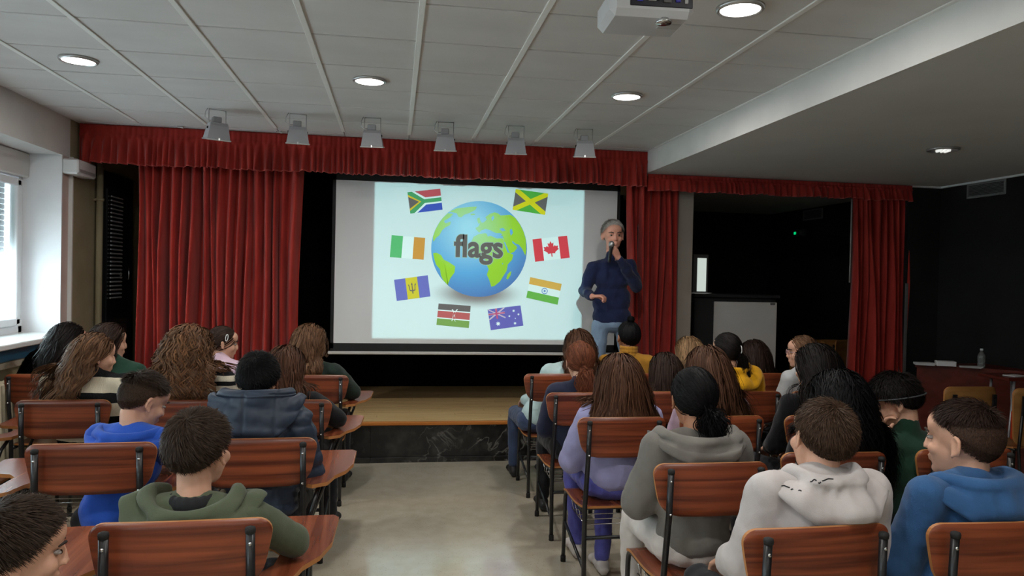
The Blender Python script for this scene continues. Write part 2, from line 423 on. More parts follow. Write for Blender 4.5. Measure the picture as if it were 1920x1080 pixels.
PL = 1.1; pm = MB().box((0, 0, 0), (PL-.002, .089, .018), bev=.0015).mesh('plank'); pm.materials.append(m_plank)
for r in range(23):
    y = SY0+.09+r*.0905; x = SX0+PL/2-((r*.37) % 1)*PL
    while x < SX1:
        if x+PL/2 > SX0+.2 and x < SX1-PL/2+.35 and r < 22:
            o = bpy.data.objects.new('plank', pm); COL.objects.link(o); o.parent = stage; o.location = (min(max(x, SX0+PL/2), SX1-PL/2), y, ST-.009+rnd.uniform(-.0004, .0004)-(0.0006 if x < SX0+PL/2 or x > SX1-PL/2 else 0))
        x += PL
# floor of the side stage
struct(MB().box((4.14, 8.4, .06), (2.56, 3.4, .12)).build('floor_side', m_blackwall))

# ------------------------------------------------------------------ curtains
def cloth_grid(fx, x0, x1, z0, z1, nx, nz, name, mats, parent=None, thick=.006):
    X = np.linspace(0, 1, nx); Z = np.linspace(0, 1, nz)
    U, V = np.meshgrid(X, Z)
    P = fx(U.ravel(), V.ravel())
    me = bpy.data.meshes.new(name)
    f = [(j*nx+i, j*nx+i+1, (j+1)*nx+i+1, (j+1)*nx+i) for j in range(nz-1) for i in range(nx-1)]
    me.from_pydata(P.tolist(), [], f); me.update()
    o = link(name, me, mats, parent, smooth=True)
    md = o.modifiers.new('thickness', 'SOLIDIFY'); md.thickness = thick; md.offset = 0
    return o
def curtain(name, x0, x1, z0, z1, Y, folds, amp, seed, label, group, tie=0.0, lean=0.0):
    rg = np.random.RandomState(seed); ph = rg.rand(8)*6.28
    w = rg.uniform(.6, 1.4, folds); edges = np.concatenate([[0], np.cumsum(w)]); edges /= edges[-1]
    dep = rg.uniform(.5, 1.2, folds)
    def fx(u, v):
        k = np.clip(np.searchsorted(edges, u, side='right')-1, 0, folds-1)
        t = (u-edges[k])/(edges[k+1]-edges[k])
        tt = np.clip(t+.10*np.sin(2.2*v+ph[0]+k*1.7), 0, 1)
        a = amp*dep[k]*(.45+.55*np.minimum(1, (1-v)*2.2+.15))
        a *= (1+.25*np.sin(4*v+k*2.1))
        y = -a*np.power(np.maximum(np.sin(PI*tt), 0), 1.4)
        wid = (x1-x0)
        x = x0+wid*u+.012*np.sin(5*v+k+ph[1])+lean*(1-v)*wid*(u-.5)
        x += tie*wid*(u-.5)*-np.exp(-((v-.45)/.2)**2)
        y += .010*np.sin(26*u+3*v+ph[2])+.006*np.sin(61*u-6*v+ph[3])
        z = z0+(z1-z0)*v+0*u
        return np.stack([x, Y+y, z], 1)
    o = cloth_grid(fx, x0, x1, z0, z1, folds*14+1, 40, name, m_velvet)
    return tag(o, label, 'curtain', group)
curtain('stage_curtain', -2.20, -.83, ST+.01, 2.62, YB+.17, 18, .14, 3, 'wide red velvet stage curtain hanging left of the projection screen', 'red stage curtains', lean=-.02)
curtain('stage_curtain', 2.17, 2.70, ST+.01, 2.60, YB+.17, 8, .13, 5, 'narrow red velvet curtain between the projection screen and the white pillar', 'red stage curtains', tie=.0, lean=-.1)
curtain('stage_curtain', 4.50, 5.16, .14, 2.52, YB+.14, 10, .12, 9, 'dark red velvet curtain at the far right beside the black wall', 'red stage curtains', lean=.05)
def valance(x0, x1, ztop, zmid, zbot, Y, n, amp, seed, label):
    rg = np.random.RandomState(seed); ph = rg.rand(8)*6.28
    w = rg.uniform(.55, 1.5, n); ed = np.concatenate([[0], np.cumsum(w)]); ed /= ed[-1]
    dep = rg.uniform(.5, 1.2, n); skew = rg.uniform(-.35, .35, n); drop = rg.uniform(-.008, .008, n)
    hm = (ztop-zmid)/(ztop-zbot)
    def pos(u, v):   # v = 0 at the top
        k = np.clip(np.searchsorted(ed, u, side='right')-1, 0, n-1)
        t = (u-ed[k])/(ed[k+1]-ed[k])
        low = np.clip((v-hm)/(1-hm), 0, 1)
        t2 = np.clip(t+skew[k]*low*np.sin(PI*t), 0, 1)
        y = -amp*dep[k]*low**.7*np.power(np.maximum(np.sin(PI*t2), 0), 1.7)
        y += -.006*np.abs(np.sin(u*n*PI*1.5+ph[0]))*(1-low)
        y += -.012*np.exp(-((v-hm)/.03)**2)
        x = x0+(x1-x0)*u+.4*(x1-x0)/n*skew[k]*low*np.sin(PI*t)
        z = ztop+(zbot-ztop)*v+drop[k]*low*np.sin(PI*t)+.004*np.sin(u*37+ph[1])*low
        return np.stack([x, Y+y-.02, z], 1)
    o = cloth_grid(pos, x0, x1, 0, 0, n*9+1, 22, 'curtain_valance', m_velvet)
    tag(o, label, 'valance', 'red pleated valances')
    def hem(u, v):
        p = pos(u, np.ones_like(u)); p[:, 2] += (.5-v)*.007; return p
    h = cloth_grid(hem, x0, x1, 0, 0, n*9+1, 2, 'hem', m_hem, o, thick=.007); h['label'] = 'lighter stitched hem edge'
    return o
valance(-2.60, BX-.0, CZ-.005, 2.70, 2.472, YB, 78, .085, 11, 'long red pleated valance under the tiled ceiling across the stage')
valance(BX+.01, 5.04, LZ-.006, 2.55, 2.44, YB-.0, 46, .05, 12, 'low dark red pleated valance under the dropped ceiling on the right')

# ------------------------------------------------------------------ ceiling fittings
m_lampglow = mat('lamp_glow', (1, 1, 1), .5, emit=(1.0, .96, .9), es=9)
m_trim = mat('lamp_trim', (.5, .5, .5), .3, .6)
names = ['round recessed ceiling lamp at the left, nearest the window wall', 'round recessed ceiling lamp in the middle above the second floodlight gap', 'round recessed ceiling lamp at the right, far from the camera', 'largest round recessed ceiling lamp beside the projector']
names[1] = 'round recessed ceiling lamp in the middle, above the third floodlight'
for k, (px, py) in enumerate(LAMPS):
    p = atZ(px, py, CZ); t = empty('ceiling_lamp', (p[0], p[1], CZ-.012)); tag(t, names[k], 'lamp', 'round recessed ceiling lamps')
    MB().lathe((0, 0, 0), [(.088, .012), (.104, .012), (.104, .004), (.098, -.004), (.09, -.004), (.086, .002)], 32).build('trim_ring', m_trim, t)
    MB().lathe((0, 0, -.001), [(.086, .006), (.086, .002), (.05, -.001), (.001, -.002)], 32).build('diffuser', m_lampglow, t)
    d = bpy.data.lights.new('lamp_light', 'AREA'); d.shape = 'DISK'; d.size = .16; d.energy = LAMP_POWER; d.color = LAMP_W
    o = bpy.data.objects.new('lamp_light', d); COL.objects.link(o); o.location = (p[0], p[1], CZ-.02)
for (x, y) in ((-1.8, 1.4), (-.18, 1.4), (1.45, 1.4), (-1.8, -1.6), (-.18, -1.6), (1.45, -1.6)):   # the rows of the same lamps behind the camera
    d = bpy.data.lights.new('lamp_light', 'AREA'); d.shape = 'DISK'; d.size = .16; d.energy = LAMP_POWER; d.color = LAMP_W
    o = bpy.data.objects.new('lamp_light', d); COL.objects.link(o); o.location = (x, y, CZ-.02)
p = atZ(1768, 279, LZ); t = empty('ceiling_lamp', (p[0], p[1], LZ-.012)); tag(t, 'dim recessed twin-bulb ceiling lamp in the low grey ceiling', 'lamp', 'round recessed ceiling lamps')
MB().lathe((0, 0, 0), [(.09, .010), (.11, .010), (.11, .002), (.104, -.004), (.09, -.004), (.088, .004)], 32).build('trim_ring', m_trim, t)
MB().lathe((0, 0, 0), [(.088, .010), (.06, .012), (.001, .012)], 32).build('reflector', mat('lamp_reflector', (.06, .06, .06), .25, .8), t)
for s in (-.035, 0, .03):
    MB().tube([(s, -.03, -.002), (s+.01, .03, -.002)], .011).build('bulb', mat('dim_bulb', (.8, .8, .8), .3, emit=(1, 1, .95), es=.7), t)
m_flood = varied('floodlight_grey', s2l((140, 140, 144)), s2l((152, 152, 156)), (4, 4, 4), .45)
fl = [(408, 205), (559, 213), (699, 220), (836, 228), (968, 235), (1097, 241)]
fln = ['first floodlight from the left, turned toward the window, in front of the valance', 'second floodlight from the left, above the left stage curtain', 'third floodlight from the left, above the left part of the screen',
       'fourth floodlight from the left, above the middle of the screen', 'fifth floodlight from the left, above the right part of the screen', 'rightmost floodlight, nearest the side beam']
proto = None
for k, (px, py) in enumerate(fl):
    p = atZ(px, py, CZ)
    if proto is None:
        t = empty('floodlight', (0, 0, 0))
        # U bracket, junction box, tapered housing, glass frame, cable
        MB().tube([(-.058, 0, -.125), (-.058, 0, -.004), (.058, 0, -.004), (.058, 0, -.125)], .0035, 6).build('bracket', m_trim, t)
        MB().box((-.005, .0, -.072), (.058, .05, .04), bev=.004).build('junction_box', m_flood, t)
        fr = MB(); zt, zb = -.095, -.205
        a = [(-.058, -.045, zt), (.058, -.045, zt), (.058, .045, zt), (-.058, .045, zt)]
        m1 = [(-.062, -.055, zt-.02), (.062, -.055, zt-.02), (.062, .055, zt-.02), (-.062, .055, zt-.02)]
        b_ = [(-.078, -.045, zb), (.078, -.045, zb), (.078, .075, zb+.02), (-.078, .075, zb+.02)]
        vs = a+m1+b_; fs = [(0, 1, 2, 3), (8, 11, 10, 9)]
        for q in (0, 4):
            for i in range(4): fs.append((q+i, q+(i+1) % 4, q+4+(i+1) % 4, q+4+i))
        fr.add(vs, fs); fr.build('housing', m_flood, t)
        g = MB(); g.box((0, .015, zb+.006), (.168, .14, .010), R=np.array(Matrix.Rotation(math.radians(9), 3, 'X')), bev=.003).build('glass_frame', m_trim, t)
        MB().box((0, -.05, zb+.0), (.016, .012, .02), bev=.003).build('clip', m_trim, t)
        for s in (-1, 1): MB().tube([(s*.054, 0, -.125), (s*.070, 0, -.125)], .008, 8).build('pivot_knob', m_rubber, t)
        MB().tube([(-.035, 0, -.075), (-.06, 0, -.08), (-.085, .0, -.06), (-.08, 0, -.025), (-.066, 0, 0)], .003, 6).build('cable', m_trim, t)
        proto = t
    else: t = copy_tree(proto)
    t.location = (p[0], p[1], CZ-.001); t.rotation_euler = (0, 0, math.radians([28, 8, -3, -6, -8, -10][k]))
    t.scale = (1.05, 1.05, 1.12)
    tag(t, fln[k], 'floodlight', 'floodlights hanging in front of the valance')
cl = None
for k, (px, py, l) in enumerate([(340, 238, 'small white clip on the ceiling above the left curtain'), (528, 252, 'small white clip on the ceiling left of the second floodlight'), (880, 268, 'small white clip on the ceiling between the fourth and fifth floodlights'), (1047, 276, 'small white clip on the ceiling left of the rightmost floodlight')]):
    p = atZ(px, py, CZ)
    o = MB().box((0, 0, -.006), (.05, .03, .010), bev=.003).box((.018, -.012, -.012), (.02, .02, .012), bev=.003).build('ceiling_clip', m_white); o.location = (p[0], min(p[1], YB-.09), CZ-.001)
    tag(o, l, 'clip', 'small clips on the ceiling')
# projector
t = empty('projector', (.90, 2.66, 2.545)); tag(t, 'white ceiling projector with cables at its back, cut by the top edge', 'projector')
t.rotation_euler = (0, 0, math.radians(-3))
pb = MB().box((0, 0, .055), (.31, .24, .105), bev=.022); pb.build('case', varied('projector_white', (.50, .50, .51), (.55, .55, .56), (3, 3, 3), .4), t)
MB().box((.03, -.121, .062), (.23, .006, .055), bev=.002).build('connector_panel', mat('connector_black', (.012, .012, .02), .4), t)
for k, (x, w) in enumerate([(-.05, .022), (-.005, .03), (.05, .03), (.09, .018), (.12, .012)]):
    MB().box((x, -.127, .06), (w, .008, .014 if k % 2 else .022), bev=.002).build('port', mat('port_%d' % (k % 3), [(.05, .05, .4), (.5, .5, .5), (.1, .1, .1)][k % 3], .4), t)
MB().tube([(.02, -.13, .06), (.025, -.16, .075), (.03, -.15, .14), (.03, -.05, .20), (.03, .0, .25)], .006).build('cable', m_white, t)
MB().tube([(-.05, -.13, .06), (-.055, -.165, .08), (-.04, -.14, .16), (.0, -.03, .25)], .005).build('cable', m_black, t)
MB().lathe((0.05, -.085, -.012), [(.028, 0), (.03, .006), (.022, .014), (.02, .018)], 20).build('foot', m_chrome, t)
MB().box((.09, -.02, .001), (.08, .05, .002)).build('label_plate', mat('label_grey', (.42, .42, .42), .5), t)
MB().tube([(0, .02, .105), (0, .02, .256)], .022, 16).build('ceiling_mount', m_white, t)
MB().tube([(-.04, .12, .06), (-.04, .135, .06)], .034, 20).build('lens', mat('lens_glass', (.02, .02, .03), .1), t)

# ------------------------------------------------------------------ projection screen with its picture
BGL = np.array(s2l((216, 234, 236)))
def paint(rgb):
    """reflectance of a picture colour on the white screen under the projector's light"""
    c = np.array(s2l(rgb))/BGL*.80
    return tuple(np.clip(c, 0, .95))
def pmat(name, rgb): return mat('picture_'+name, paint(rgb), .9, spec=.05)
SY = SLIDE_Y
a0 = atY(632, 337, SY); a1 = atY(1158, 357, SY); a2 = atY(625, 643, SY)
screen = empty('projection_screen', (a2[0], SY, a2[2])); tag(screen, 'large pull-down projection screen with black border on the stage', 'screen')
O = np.array([a2[0], SY, a2[2]])
x0, x1, z0, z1 = 0.0, a1[0]-a2[0], 0.0, a0[2]-a2[2]
m_screen = varied('screen_white', (.78, .78, .78), (.80, .80, .80), (2, 2, 2), .9, spec=.05)
MB().box(((x0+x1)/2, .004, (z0+z1)/2), (x1-x0, .006, z1-z0)).build('screen_surface', m_screen, screen)
m_bord = mat('screen_border', (.006, .006, .007), .7)
bw = .075
MB().box(((x0+x1)/2, .006, z0-bw/2), (x1-x0+.06, .010, bw)).box(((x0+x1)/2, .006, z1+.06), (x1-x0+.06, .010, .12)).box((x0-.015, .006, (z0+z1)/2), (.03, .010, z1-z0+.1)).box((x1+.015, .006, (z0+z1)/2), (.03, .010, z1-z0+.1)).build('screen_border', m_bord, screen)
MB().box(((x0+x1)/2, .004, z0-bw-.014), (x1-x0+.10, .035, .028), bev=.006).build('bottom_bar', mat('bar_white', (.62, .60, .57), .4), screen)
MB().box(((x0+x1)/2, .02, z1+.17), (x1-x0+.3, .10, .12), bev=.01).build('screen_case', mat('case_black', (.01, .01, .01), .5), screen)
def S(cx, cy):
    """pixel of the enlarged crop -> point on the screen plane, relative to the screen"""
    p = atY(690+cx/3.376, 330+cy/3.376, SY); return (p[0]-O[0], p[2]-O[2])
slide = empty('slide_picture', (0, 0, 0)); slide.parent = screen  # projected image, its colours painted onto flat pieces on the screen
def flat(name, polys, layer, mats, parent=slide):
    """flat painted shapes standing in for the projected image: polygons given in crop pixels, each (points, material index, sublayer)"""
    m = MB()
    for pts, mi, sub in polys:
        y = -.0006*(layer+sub*.25)
        q = [S(*p) for p in pts]
        n = len(q)
        m.add([(u, y, v) for u, v in q]+[(u, y+.00012, v) for u, v in q], [tuple(range(n)), tuple(range(2*n-1, n-1, -1))]+[(i, (i+1) % n, n+(i+1) % n, n+i) for i in range(n)], mi)
    return m.build(name, mats, parent)
def quadmap(c):
    TL, TR, BR, BL = [np.array(p, float) for p in c]
    return lambda u, v: tuple((1-u)*(1-v)*TL+u*(1-v)*TR+u*v*BR+(1-u)*v*BL)
def flag(corners, mats, shapes, lab):
    q = quadmap(corners); sub = 0; polys = []
    for pts, mi in shapes:
        if len(pts) == 2: (ax, ay), (bx, by) = pts; pts = [(ax, ay), (bx, ay), (bx, by), (ax, by)]
        polys.append(([q(*p) for p in pts], mi, sub)); sub += 1
    o = flat('flag', polys, 2, mats); o['label'] = lab
    # no shadow is painted around the flag
    return o
def disc(c, r, ry=None, n=28): return [(c[0]+r*math.cos(2*PI*i/n), c[1]+(ry or r)*math.sin(2*PI*i/n)) for i in range(n)]
def star(c, r, rin, n, asp=1.6, rot=-PI/2): return [(c[0]+(r if i % 2 == 0 else rin)*math.cos(rot+PI*i/n), c[1]+asp*(r if i % 2 == 0 else rin)*math.sin(rot+PI*i/n)) for i in range(2*n)]
WH = (226, 243, 243)
rd = pmat('red', (205, 90, 100)); gr = pmat('green', (82, 165, 110)); bl = pmat('blue', (70, 92, 190)); wh = pmat('white', WH); yl = pmat('yellow', (222, 190, 60)); dk = pmat('grey', (110, 104, 104))
flag([(250, 103), (457, 80), (472, 213), (268, 238)], [rd, wh, bl, gr, yl, dk],
     [([(0, 0), (1, .5)], 0), ([(0, .5), (1, 1)], 2), ([(0, 0), (.22, 0), (.52, .33), (1, .33), (1, .67), (.52, .67), (.22, 1), (0, 1)], 1),
      ([(0, 0), (.13, 0), (.48, .41), (1, .41), (1, .59), (.48, .59), (.13, 1), (0, 1)], 3), ([(0, .12), (.38, .5), (0, .88)], 4), ([(0, .22), (.31, .5), (0, .78)], 5)], 'South African flag')
flag([(150, 374), (362, 392), (352, 530), (138, 513)], [pmat('green_b', (96, 188, 120)), wh, pmat('orange', (210, 152, 72))],
     [([(0, 0), (.34, 1)], 0), ([(.34, 0), (.67, 1)], 1), ([(.67, 0), (1, 1)], 2)], 'Irish flag')
flag([(165, 657), (378, 628), (395, 762), (182, 791)], [pmat('violet', (112, 116, 192)), pmat('yellow_b', (212, 200, 62)), dk],
     [([(0, 0), (.33, 1)], 0), ([(.33, 0), (.68, 1)], 1), ([(.68, 0), (1, 1)], 0), ([(.492, .26), (.515, .26), (.52, .76), (.487, .76)], 2),
      ([(.40, .30), (.425, .36), (.44, .58), (.50, .60), (.50, .66), (.42, .62), (.405, .40)], 2), ([(.605, .30), (.58, .36), (.565, .58), (.50, .60), (.50, .66), (.585, .62), (.60, .40)], 2),
      ([(.38, .34), (.41, .30), (.43, .40)], 2), ([(.47, .34), (.50, .24), (.53, .34)], 2), ([(.57, .40), (.60, .28), (.625, .35)], 2)], 'Barbados flag')
flag([(447, 807), (650, 822), (638, 962), (433, 942)], [dk, wh, pmat('red_b', (190, 100, 100)), pmat('green_c', (128, 165, 90))],
     [([(0, 0), (1, .30)], 0), ([(0, .28), (1, .36)], 1), ([(0, .33), (1, .66)], 2), ([(0, .64), (1, .70)], 1), ([(0, .69), (1, 1)], 3),
      ([(.42, .22), (.52, .45), (.52, .60), (.44, .75), (.46, .76), (.55, .60), (.55, .42), (.46, .22)], 1), ([(.62, .20), (.50, .45), (.50, .60), (.58, .76), (.56, .76), (.47, .60), (.48, .42), (.58, .20)], 1),
      (disc((.515, .50), .035, .17, 16), 2), (disc((.515, .50), .012, .06, 10), 1)], 'Kenyan flag')
ast = pmat('blue_b', (108, 104, 184))
sh = [([(0, 0), (1, 1)], 0)]
for (u0, v0, u1, v1, w, mi) in [(.0, .0, .5, .5, .03, 1), (.5, 0, 0, .5, .03, 1), (.0, .25, .5, .25, .045, 1), (.25, 0, .25, .5, .03, 1), (0, 0, .5, .5, .012, 2), (.5, 0, 0, .5, .012, 2)]:
    d = np.array([u1-u0, v1-v0]); nrm = np.array([-d[1], d[0]])/np.linalg.norm(d)*w
    sh.append(([(max(0, u0+nrm[0]), max(0, v0+nrm[1])), (u1+nrm[0]*.5, v1+nrm[1]), (u1-nrm[0]*.5, v1-nrm[1]), (max(0, u0-nrm[0]), max(0, v0-nrm[1]))], mi))
sh += [([(0, .215), (.5, .285)], 2), ([(.225, 0), (.275, .5)], 2)]
for c, r in [((.25, .74), .075), ((.77, .22), .045), ((.62, .45), .035), ((.90, .42), .038), ((.79, .60), .022), ((.76, .83), .05)]:
    sh.append((star(c, r, r*.5, 7), 1))
flag([(757, 845), (965, 819), (983, 947), (777, 976)], [ast, wh, pmat('red_c', (196, 90, 130))], sh, 'Australian flag')
jy = pmat('yellow_c', (226, 216, 40))
flag([(935, 83), (1141, 112), (1120, 246), (915, 214)], [pmat('green_d', (88, 178, 72)), dk, jy],
     [([(0, 0), (1, 1)], 0), ([(0, 0), (.5, .5), (0, 1)], 1), ([(1, 0), (.5, .5), (1, 1)], 1), ([(0, 0), (.12, 0), (1, .85), (1, 1), (.88, 1), (0, .15)], 2), ([(1, 0), (.88, 0), (0, .85), (0, 1), (.12, 1), (1, .15)], 2)], 'Jamaican flag')
leaf = [(.5, .16), (.535, .28), (.585, .24), (.57, .42), (.62, .36), (.64, .41), (.71, .39), (.69, .50), (.72, .54), (.60, .68), (.615, .73), (.515, .71), (.515, .86), (.485, .86), (.485, .71), (.385, .73), (.40, .68), (.28, .54), (.31, .50), (.29, .39), (.36, .41), (.38, .36), (.43, .42), (.415, .24), (.465, .28)]
cr = pmat('red_d', (222, 72, 82))
flag([(1041, 401), (1260, 378), (1277, 517), (1058, 543)], [cr, wh], [([(0, 0), (.26, 1)], 0), ([(.26, 0), (.74, 1)], 1), ([(.74, 0), (1, 1)], 0), (leaf, 0)], 'Canadian flag')
ib = pmat('blue_c', (90, 130, 200))
flag([(1027, 640), (1226, 683), (1200, 815), (1002, 770)], [pmat('saffron', (222, 175, 86)), wh, pmat('green_e', (110, 180, 82)), ib],
     [([(0, 0), (1, .35)], 0), ([(0, .33), (1, .68)], 1), ([(0, .66), (1, 1)], 2), (disc((.52, .5), .095, .15), 3), (disc((.52, .5), .075, .118), 1), (star((.52, .5), .055, .02, 8), 3)], 'Indian flag')
# globe
def globe_mat(name, c_hi, c_mid, c_lo):
    m = mat(name, paint(c_mid), .9, spec=.05); nt, nd, lk, b = nodes_of(m)
    tc = nd.new('ShaderNodeTexCoord'); mp = nd.new('ShaderNodeMapping'); mp.vector_type = 'POINT'
    gx, gz = S(640, 330); mp.inputs['Location'].default_value = (-gx, 0, -gz); lk.new(tc.outputs['Object'], mp.inputs[0])
    ln = nd.new('ShaderNodeVectorMath'); ln.operation = 'LENGTH'; lk.new(mp.outputs[0], ln.inputs[0])
    r = nd.new('ShaderNodeValToRGB'); e = r.color_ramp.elements
    e[0].position = .05; e[0].color = (*paint(c_hi), 1); e[1].position = .72; e[1].color = (*paint(c_lo), 1)
    x = e.new(.42); x.color = (*paint(c_mid), 1)
    lk.new(ln.outputs['Value'], r.inputs[0]); lk.new(r.outputs[0], b.inputs['Base Color']); return m
gm = globe_mat('picture_sea', (170, 225, 245), (100, 170, 222), (84, 112, 176)); gl = globe_mat('picture_land', (176, 228, 178), (160, 212, 60), (150, 196, 60))
gc, R0 = (703, 462), 303
# soft shadow of the slide image, painted under the globe
m_sh = mat('picture_shadow', paint((150, 140, 135)), .9, spec=.05); nt, nd, lk, b = nodes_of(m_sh)
tc = nd.new('ShaderNodeTexCoord'); mp = nd.new('ShaderNodeMapping'); gx, gz = S(690, 745)
rx = S(1010, 700)[0]-S(690, 700)[0]; rz = S(690, 640)[1]-S(690, 745)[1]
mp.inputs['Location'].default_value = (-gx/rx, 0, -gz/rz); mp.inputs['Scale'].default_value = (1/rx, 0, 1/rz); lk.new(tc.outputs['Object'], mp.inputs[0])
ln = nd.new('ShaderNodeVectorMath'); ln.operation = 'LENGTH'; lk.new(mp.outputs[0], ln.inputs[0])
r = nd.new('ShaderNodeValToRGB'); r.color_ramp.interpolation = 'EASE'; e = r.color_ramp.elements; e[0].position = .25; e[1].position = .98
e[0].color = (*paint((140, 132, 130)), 1); e[1].color = (.79, .79, .79, 1); lk.new(ln.outputs['Value'], r.inputs[0]); lk.new(r.outputs[0], b.inputs['Base Color'])
flat('globe_shadow', [(disc((690, 745), 320, 105, 48), 0, 0)], .3, [m_sh])
glb = flat('globe', [(disc(gc, R0, R0, 72), 0, 0)], 1.0, [gm])
def inside(pts):
    out = []
    for x, y in pts:
        dx, dy = x-gc[0], y-gc[1]; d = math.hypot(dx, dy)
        if d > R0-1: dx *= (R0-1)/d; dy *= (R0-1)/d
        out.append((gc[0]+dx, gc[1]+dy))
    return out
land = [
 [(515, 225), (560, 205), (640, 196), (690, 194), (680, 215), (640, 235), (610, 245), (590, 262), (572, 258), (562, 236)],      # Greenland
 [(645, 240), (672, 238), (680, 245), (655, 249)],                                                                              # Iceland
 [(412, 408), (400, 380), (415, 335), (440, 290), (470, 255), (505, 236), (540, 240), (520, 262), (480, 285), (490, 300), (524, 288), (520, 310), (490, 325), (468, 345), (452, 375), (430, 392), (416, 415)],
 [(412, 490), (430, 484), (462, 500), (480, 530), (512, 545), (552, 572), (548, 610), (520, 650), (505, 690), (498, 706), (472, 670), (462, 630), (455, 590), (430, 560), (418, 520)],  # South America
 [(690, 345), (680, 330), (700, 318), (710, 300), (735, 292), (752, 275), (742, 262), (770, 240), (800, 230), (822, 236), (840, 250), (900, 245), (935, 262), (965, 300), (990, 350), (1000, 400), (1002, 470), (996, 505), (975, 460), (955, 435), (930, 428), (945, 455), (925, 480), (900, 490), (880, 455), (862, 415), (858, 395), (820, 392), (850, 372), (840, 362), (812, 362), (790, 352), (772, 342), (745, 334), (715, 345), (705, 360)],
 [(668, 385), (700, 368), (740, 362), (775, 372), (800, 385), (855, 398), (868, 430), (890, 485), (920, 498), (912, 530), (885, 560), (878, 600), (862, 625), (835, 668), (800, 697), (780, 700), (768, 660), (752, 625), (764, 590), (748, 555), (742, 530), (715, 518), (680, 525), (655, 505), (645, 470), (650, 425)],   # Africa
 [(895, 610), (908, 602), (902, 630), (885, 655), (875, 650), (882, 625)],
 [(690, 270), (705, 262), (712, 285), (722, 298), (700, 302), (694, 290)]]
sea = [[(745, 348), (770, 352), (800, 360), (835, 378), (858, 380), (850, 394), (815, 396), (775, 378), (758, 384)], [(830, 335), (855, 328), (872, 345), (850, 350)], [(898, 340), (910, 335), (918, 360), (905, 378), (898, 360)],
       [(858, 415), (868, 420), (893, 480), (884, 486)], [(912, 410), (940, 432), (934, 440), (915, 425)], [(780, 262), (795, 250), (800, 268), (785, 285)], [(848, 552), (856, 552), (852, 562)]]
flat('continents', [(inside(p), 0, i*.1) for i, p in enumerate(land)]+[(p, 1, 1.2) for p in sea], 1.5, [gl, gm])
# the word
def text_mesh(word, size, offset, extrude):
    c = bpy.data.curves.new('lettering', 'FONT'); c.body = word; c.size = size; c.offset = offset; c.extrude = extrude
    c.align_x = 'CENTER'; c.align_y = 'CENTER'; c.resolution_u = 4
    o = bpy.data.objects.new('tmp', c); COL.objects.link(o); bpy.context.view_layer.update()
    me = bpy.data.meshes.new_from_object(o.evaluated_get(bpy.context.evaluated_depsgraph_get())); bpy.data.objects.remove(o)
    return me
p0 = S(545, 460); p1 = S(856, 460); wd = p1[0]-p0[0]
for nm, off, lay, col in (('lettering_edge', .045, 3.9, pmat('letter_edge', (170, 200, 190))), ('lettering', .028, 4.3, pmat('letter', (108, 102, 100)))):
    me = text_mesh('flags', 1.0, off, .0002); v = np.array([p.co[:] for p in me.vertices]); mn, mx_ = v.min(0), v.max(0)
    if nm == 'lettering_edge': sc_ = wd*1.02/(mx_[0]-mn[0])
    sc2 = wd/(mx_[0]-mn[0]) if nm == 'lettering' else sc_
    cx, cz = S(700, 467)
    for p in me.vertices:
        x, y, z = p.co; p.co = ((x-(mn[0]+mx_[0])/2)*sc2+cx, -.0006*lay-z, (y-(mn[1]+mx_[1])/2)*sc2*1.06+cz)
    o = link(nm, me, None, slide); me.materials.clear(); me.materials.append(col)

# ------------------------------------------------------------------ things at the left of the stage
t = empty('air_conditioner', (XL+.06, 6.50, 2.345)); tag(t, 'white box unit on the wall under the left end of the valance', 'wall unit')
MB().box((0, 0, .06), (.12, .36, .12), bev=.012).build('case', m_white, t); MB().box((.062, 0, .03), (.006, .30, .025), bev=.002).build('grille', mat('grille_grey', (.3, .3, .3), .5), t)
t = MB().tube([(XL+.04, 6.98, .36), (XL+.04, 6.98, 2.72)], .028, 12).build('wall_pipe', m_beige); tag(t, 'beige vertical pipe on the wall left of the stage curtain', 'pipe')
MB().tube([(XL+.04, 6.98, 2.19), (XL+.04, 6.98, 2.215)], .036, 12).box((XL+.02, 6.98, 2.2), (.05, .06, .02)).build('pipe_clamp', m_beige, t)
# dark shuttered door on the stage side wall
t = empty('stage_window', (XL+.012, 7.42, 0)); tag(t, 'dark framed window with louvred shutter beside the stage', 'window')
m_dkf = varied('dark_frame', (.018, .018, .02), (.025, .025, .027), (3, 3, 3), .45)
MB().box((.015, 0, 1.55), (.03, .78, 1.85), bev=.004).build('frame', m_dkf, t)
MB().box((.03, -.03, 1.55), (.02, .52, 1.55), bev=.004).build('pane', mat('dark_pane', (.02, .022, .025), .15), t)
m_sl = mat('louvre_grey', (.55, .57, .60), .5)
sm = MB().box((0, 0, 0), (.012, .28, .010), R=np.array(Matrix.Rotation(math.radians(30), 3, 'Y'))).mesh('slat'); sm.materials.append(m_sl)
for k in range(26):
    o = bpy.data.objects.new('slat', sm); COL.objects.link(o); o.parent = t; o.location = (.052, -.10, 1.33+.037*k)
MB().tube([(.05, .16, 1.5), (.075, .16, 1.5), (.075, .16, 1.62)], .008).build('handle', m_chrome, t)
t = empty('wooden_cabinet', (-2.22, 8.12, ST)); tag(t, 'brown wooden upright cabinet behind the left stage curtain', 'cabinet')
mw2 = varied('cabinet_wood', s2l((74, 44, 26)), s2l((96, 60, 38)), (14, 14, 2), .45, detail=5)
MB().box((0, 0, .36), (.62, .5, .70), bev=.006).build('body', mw2, t); MB().box((0, 0, .735), (.68, .56, .04), bev=.006).build('top', mw2, t)
for s in (-1, 1): MB().box((s*.155, -.256, .36), (.29, .016, .62), bev=.003).build('door', mw2, t)
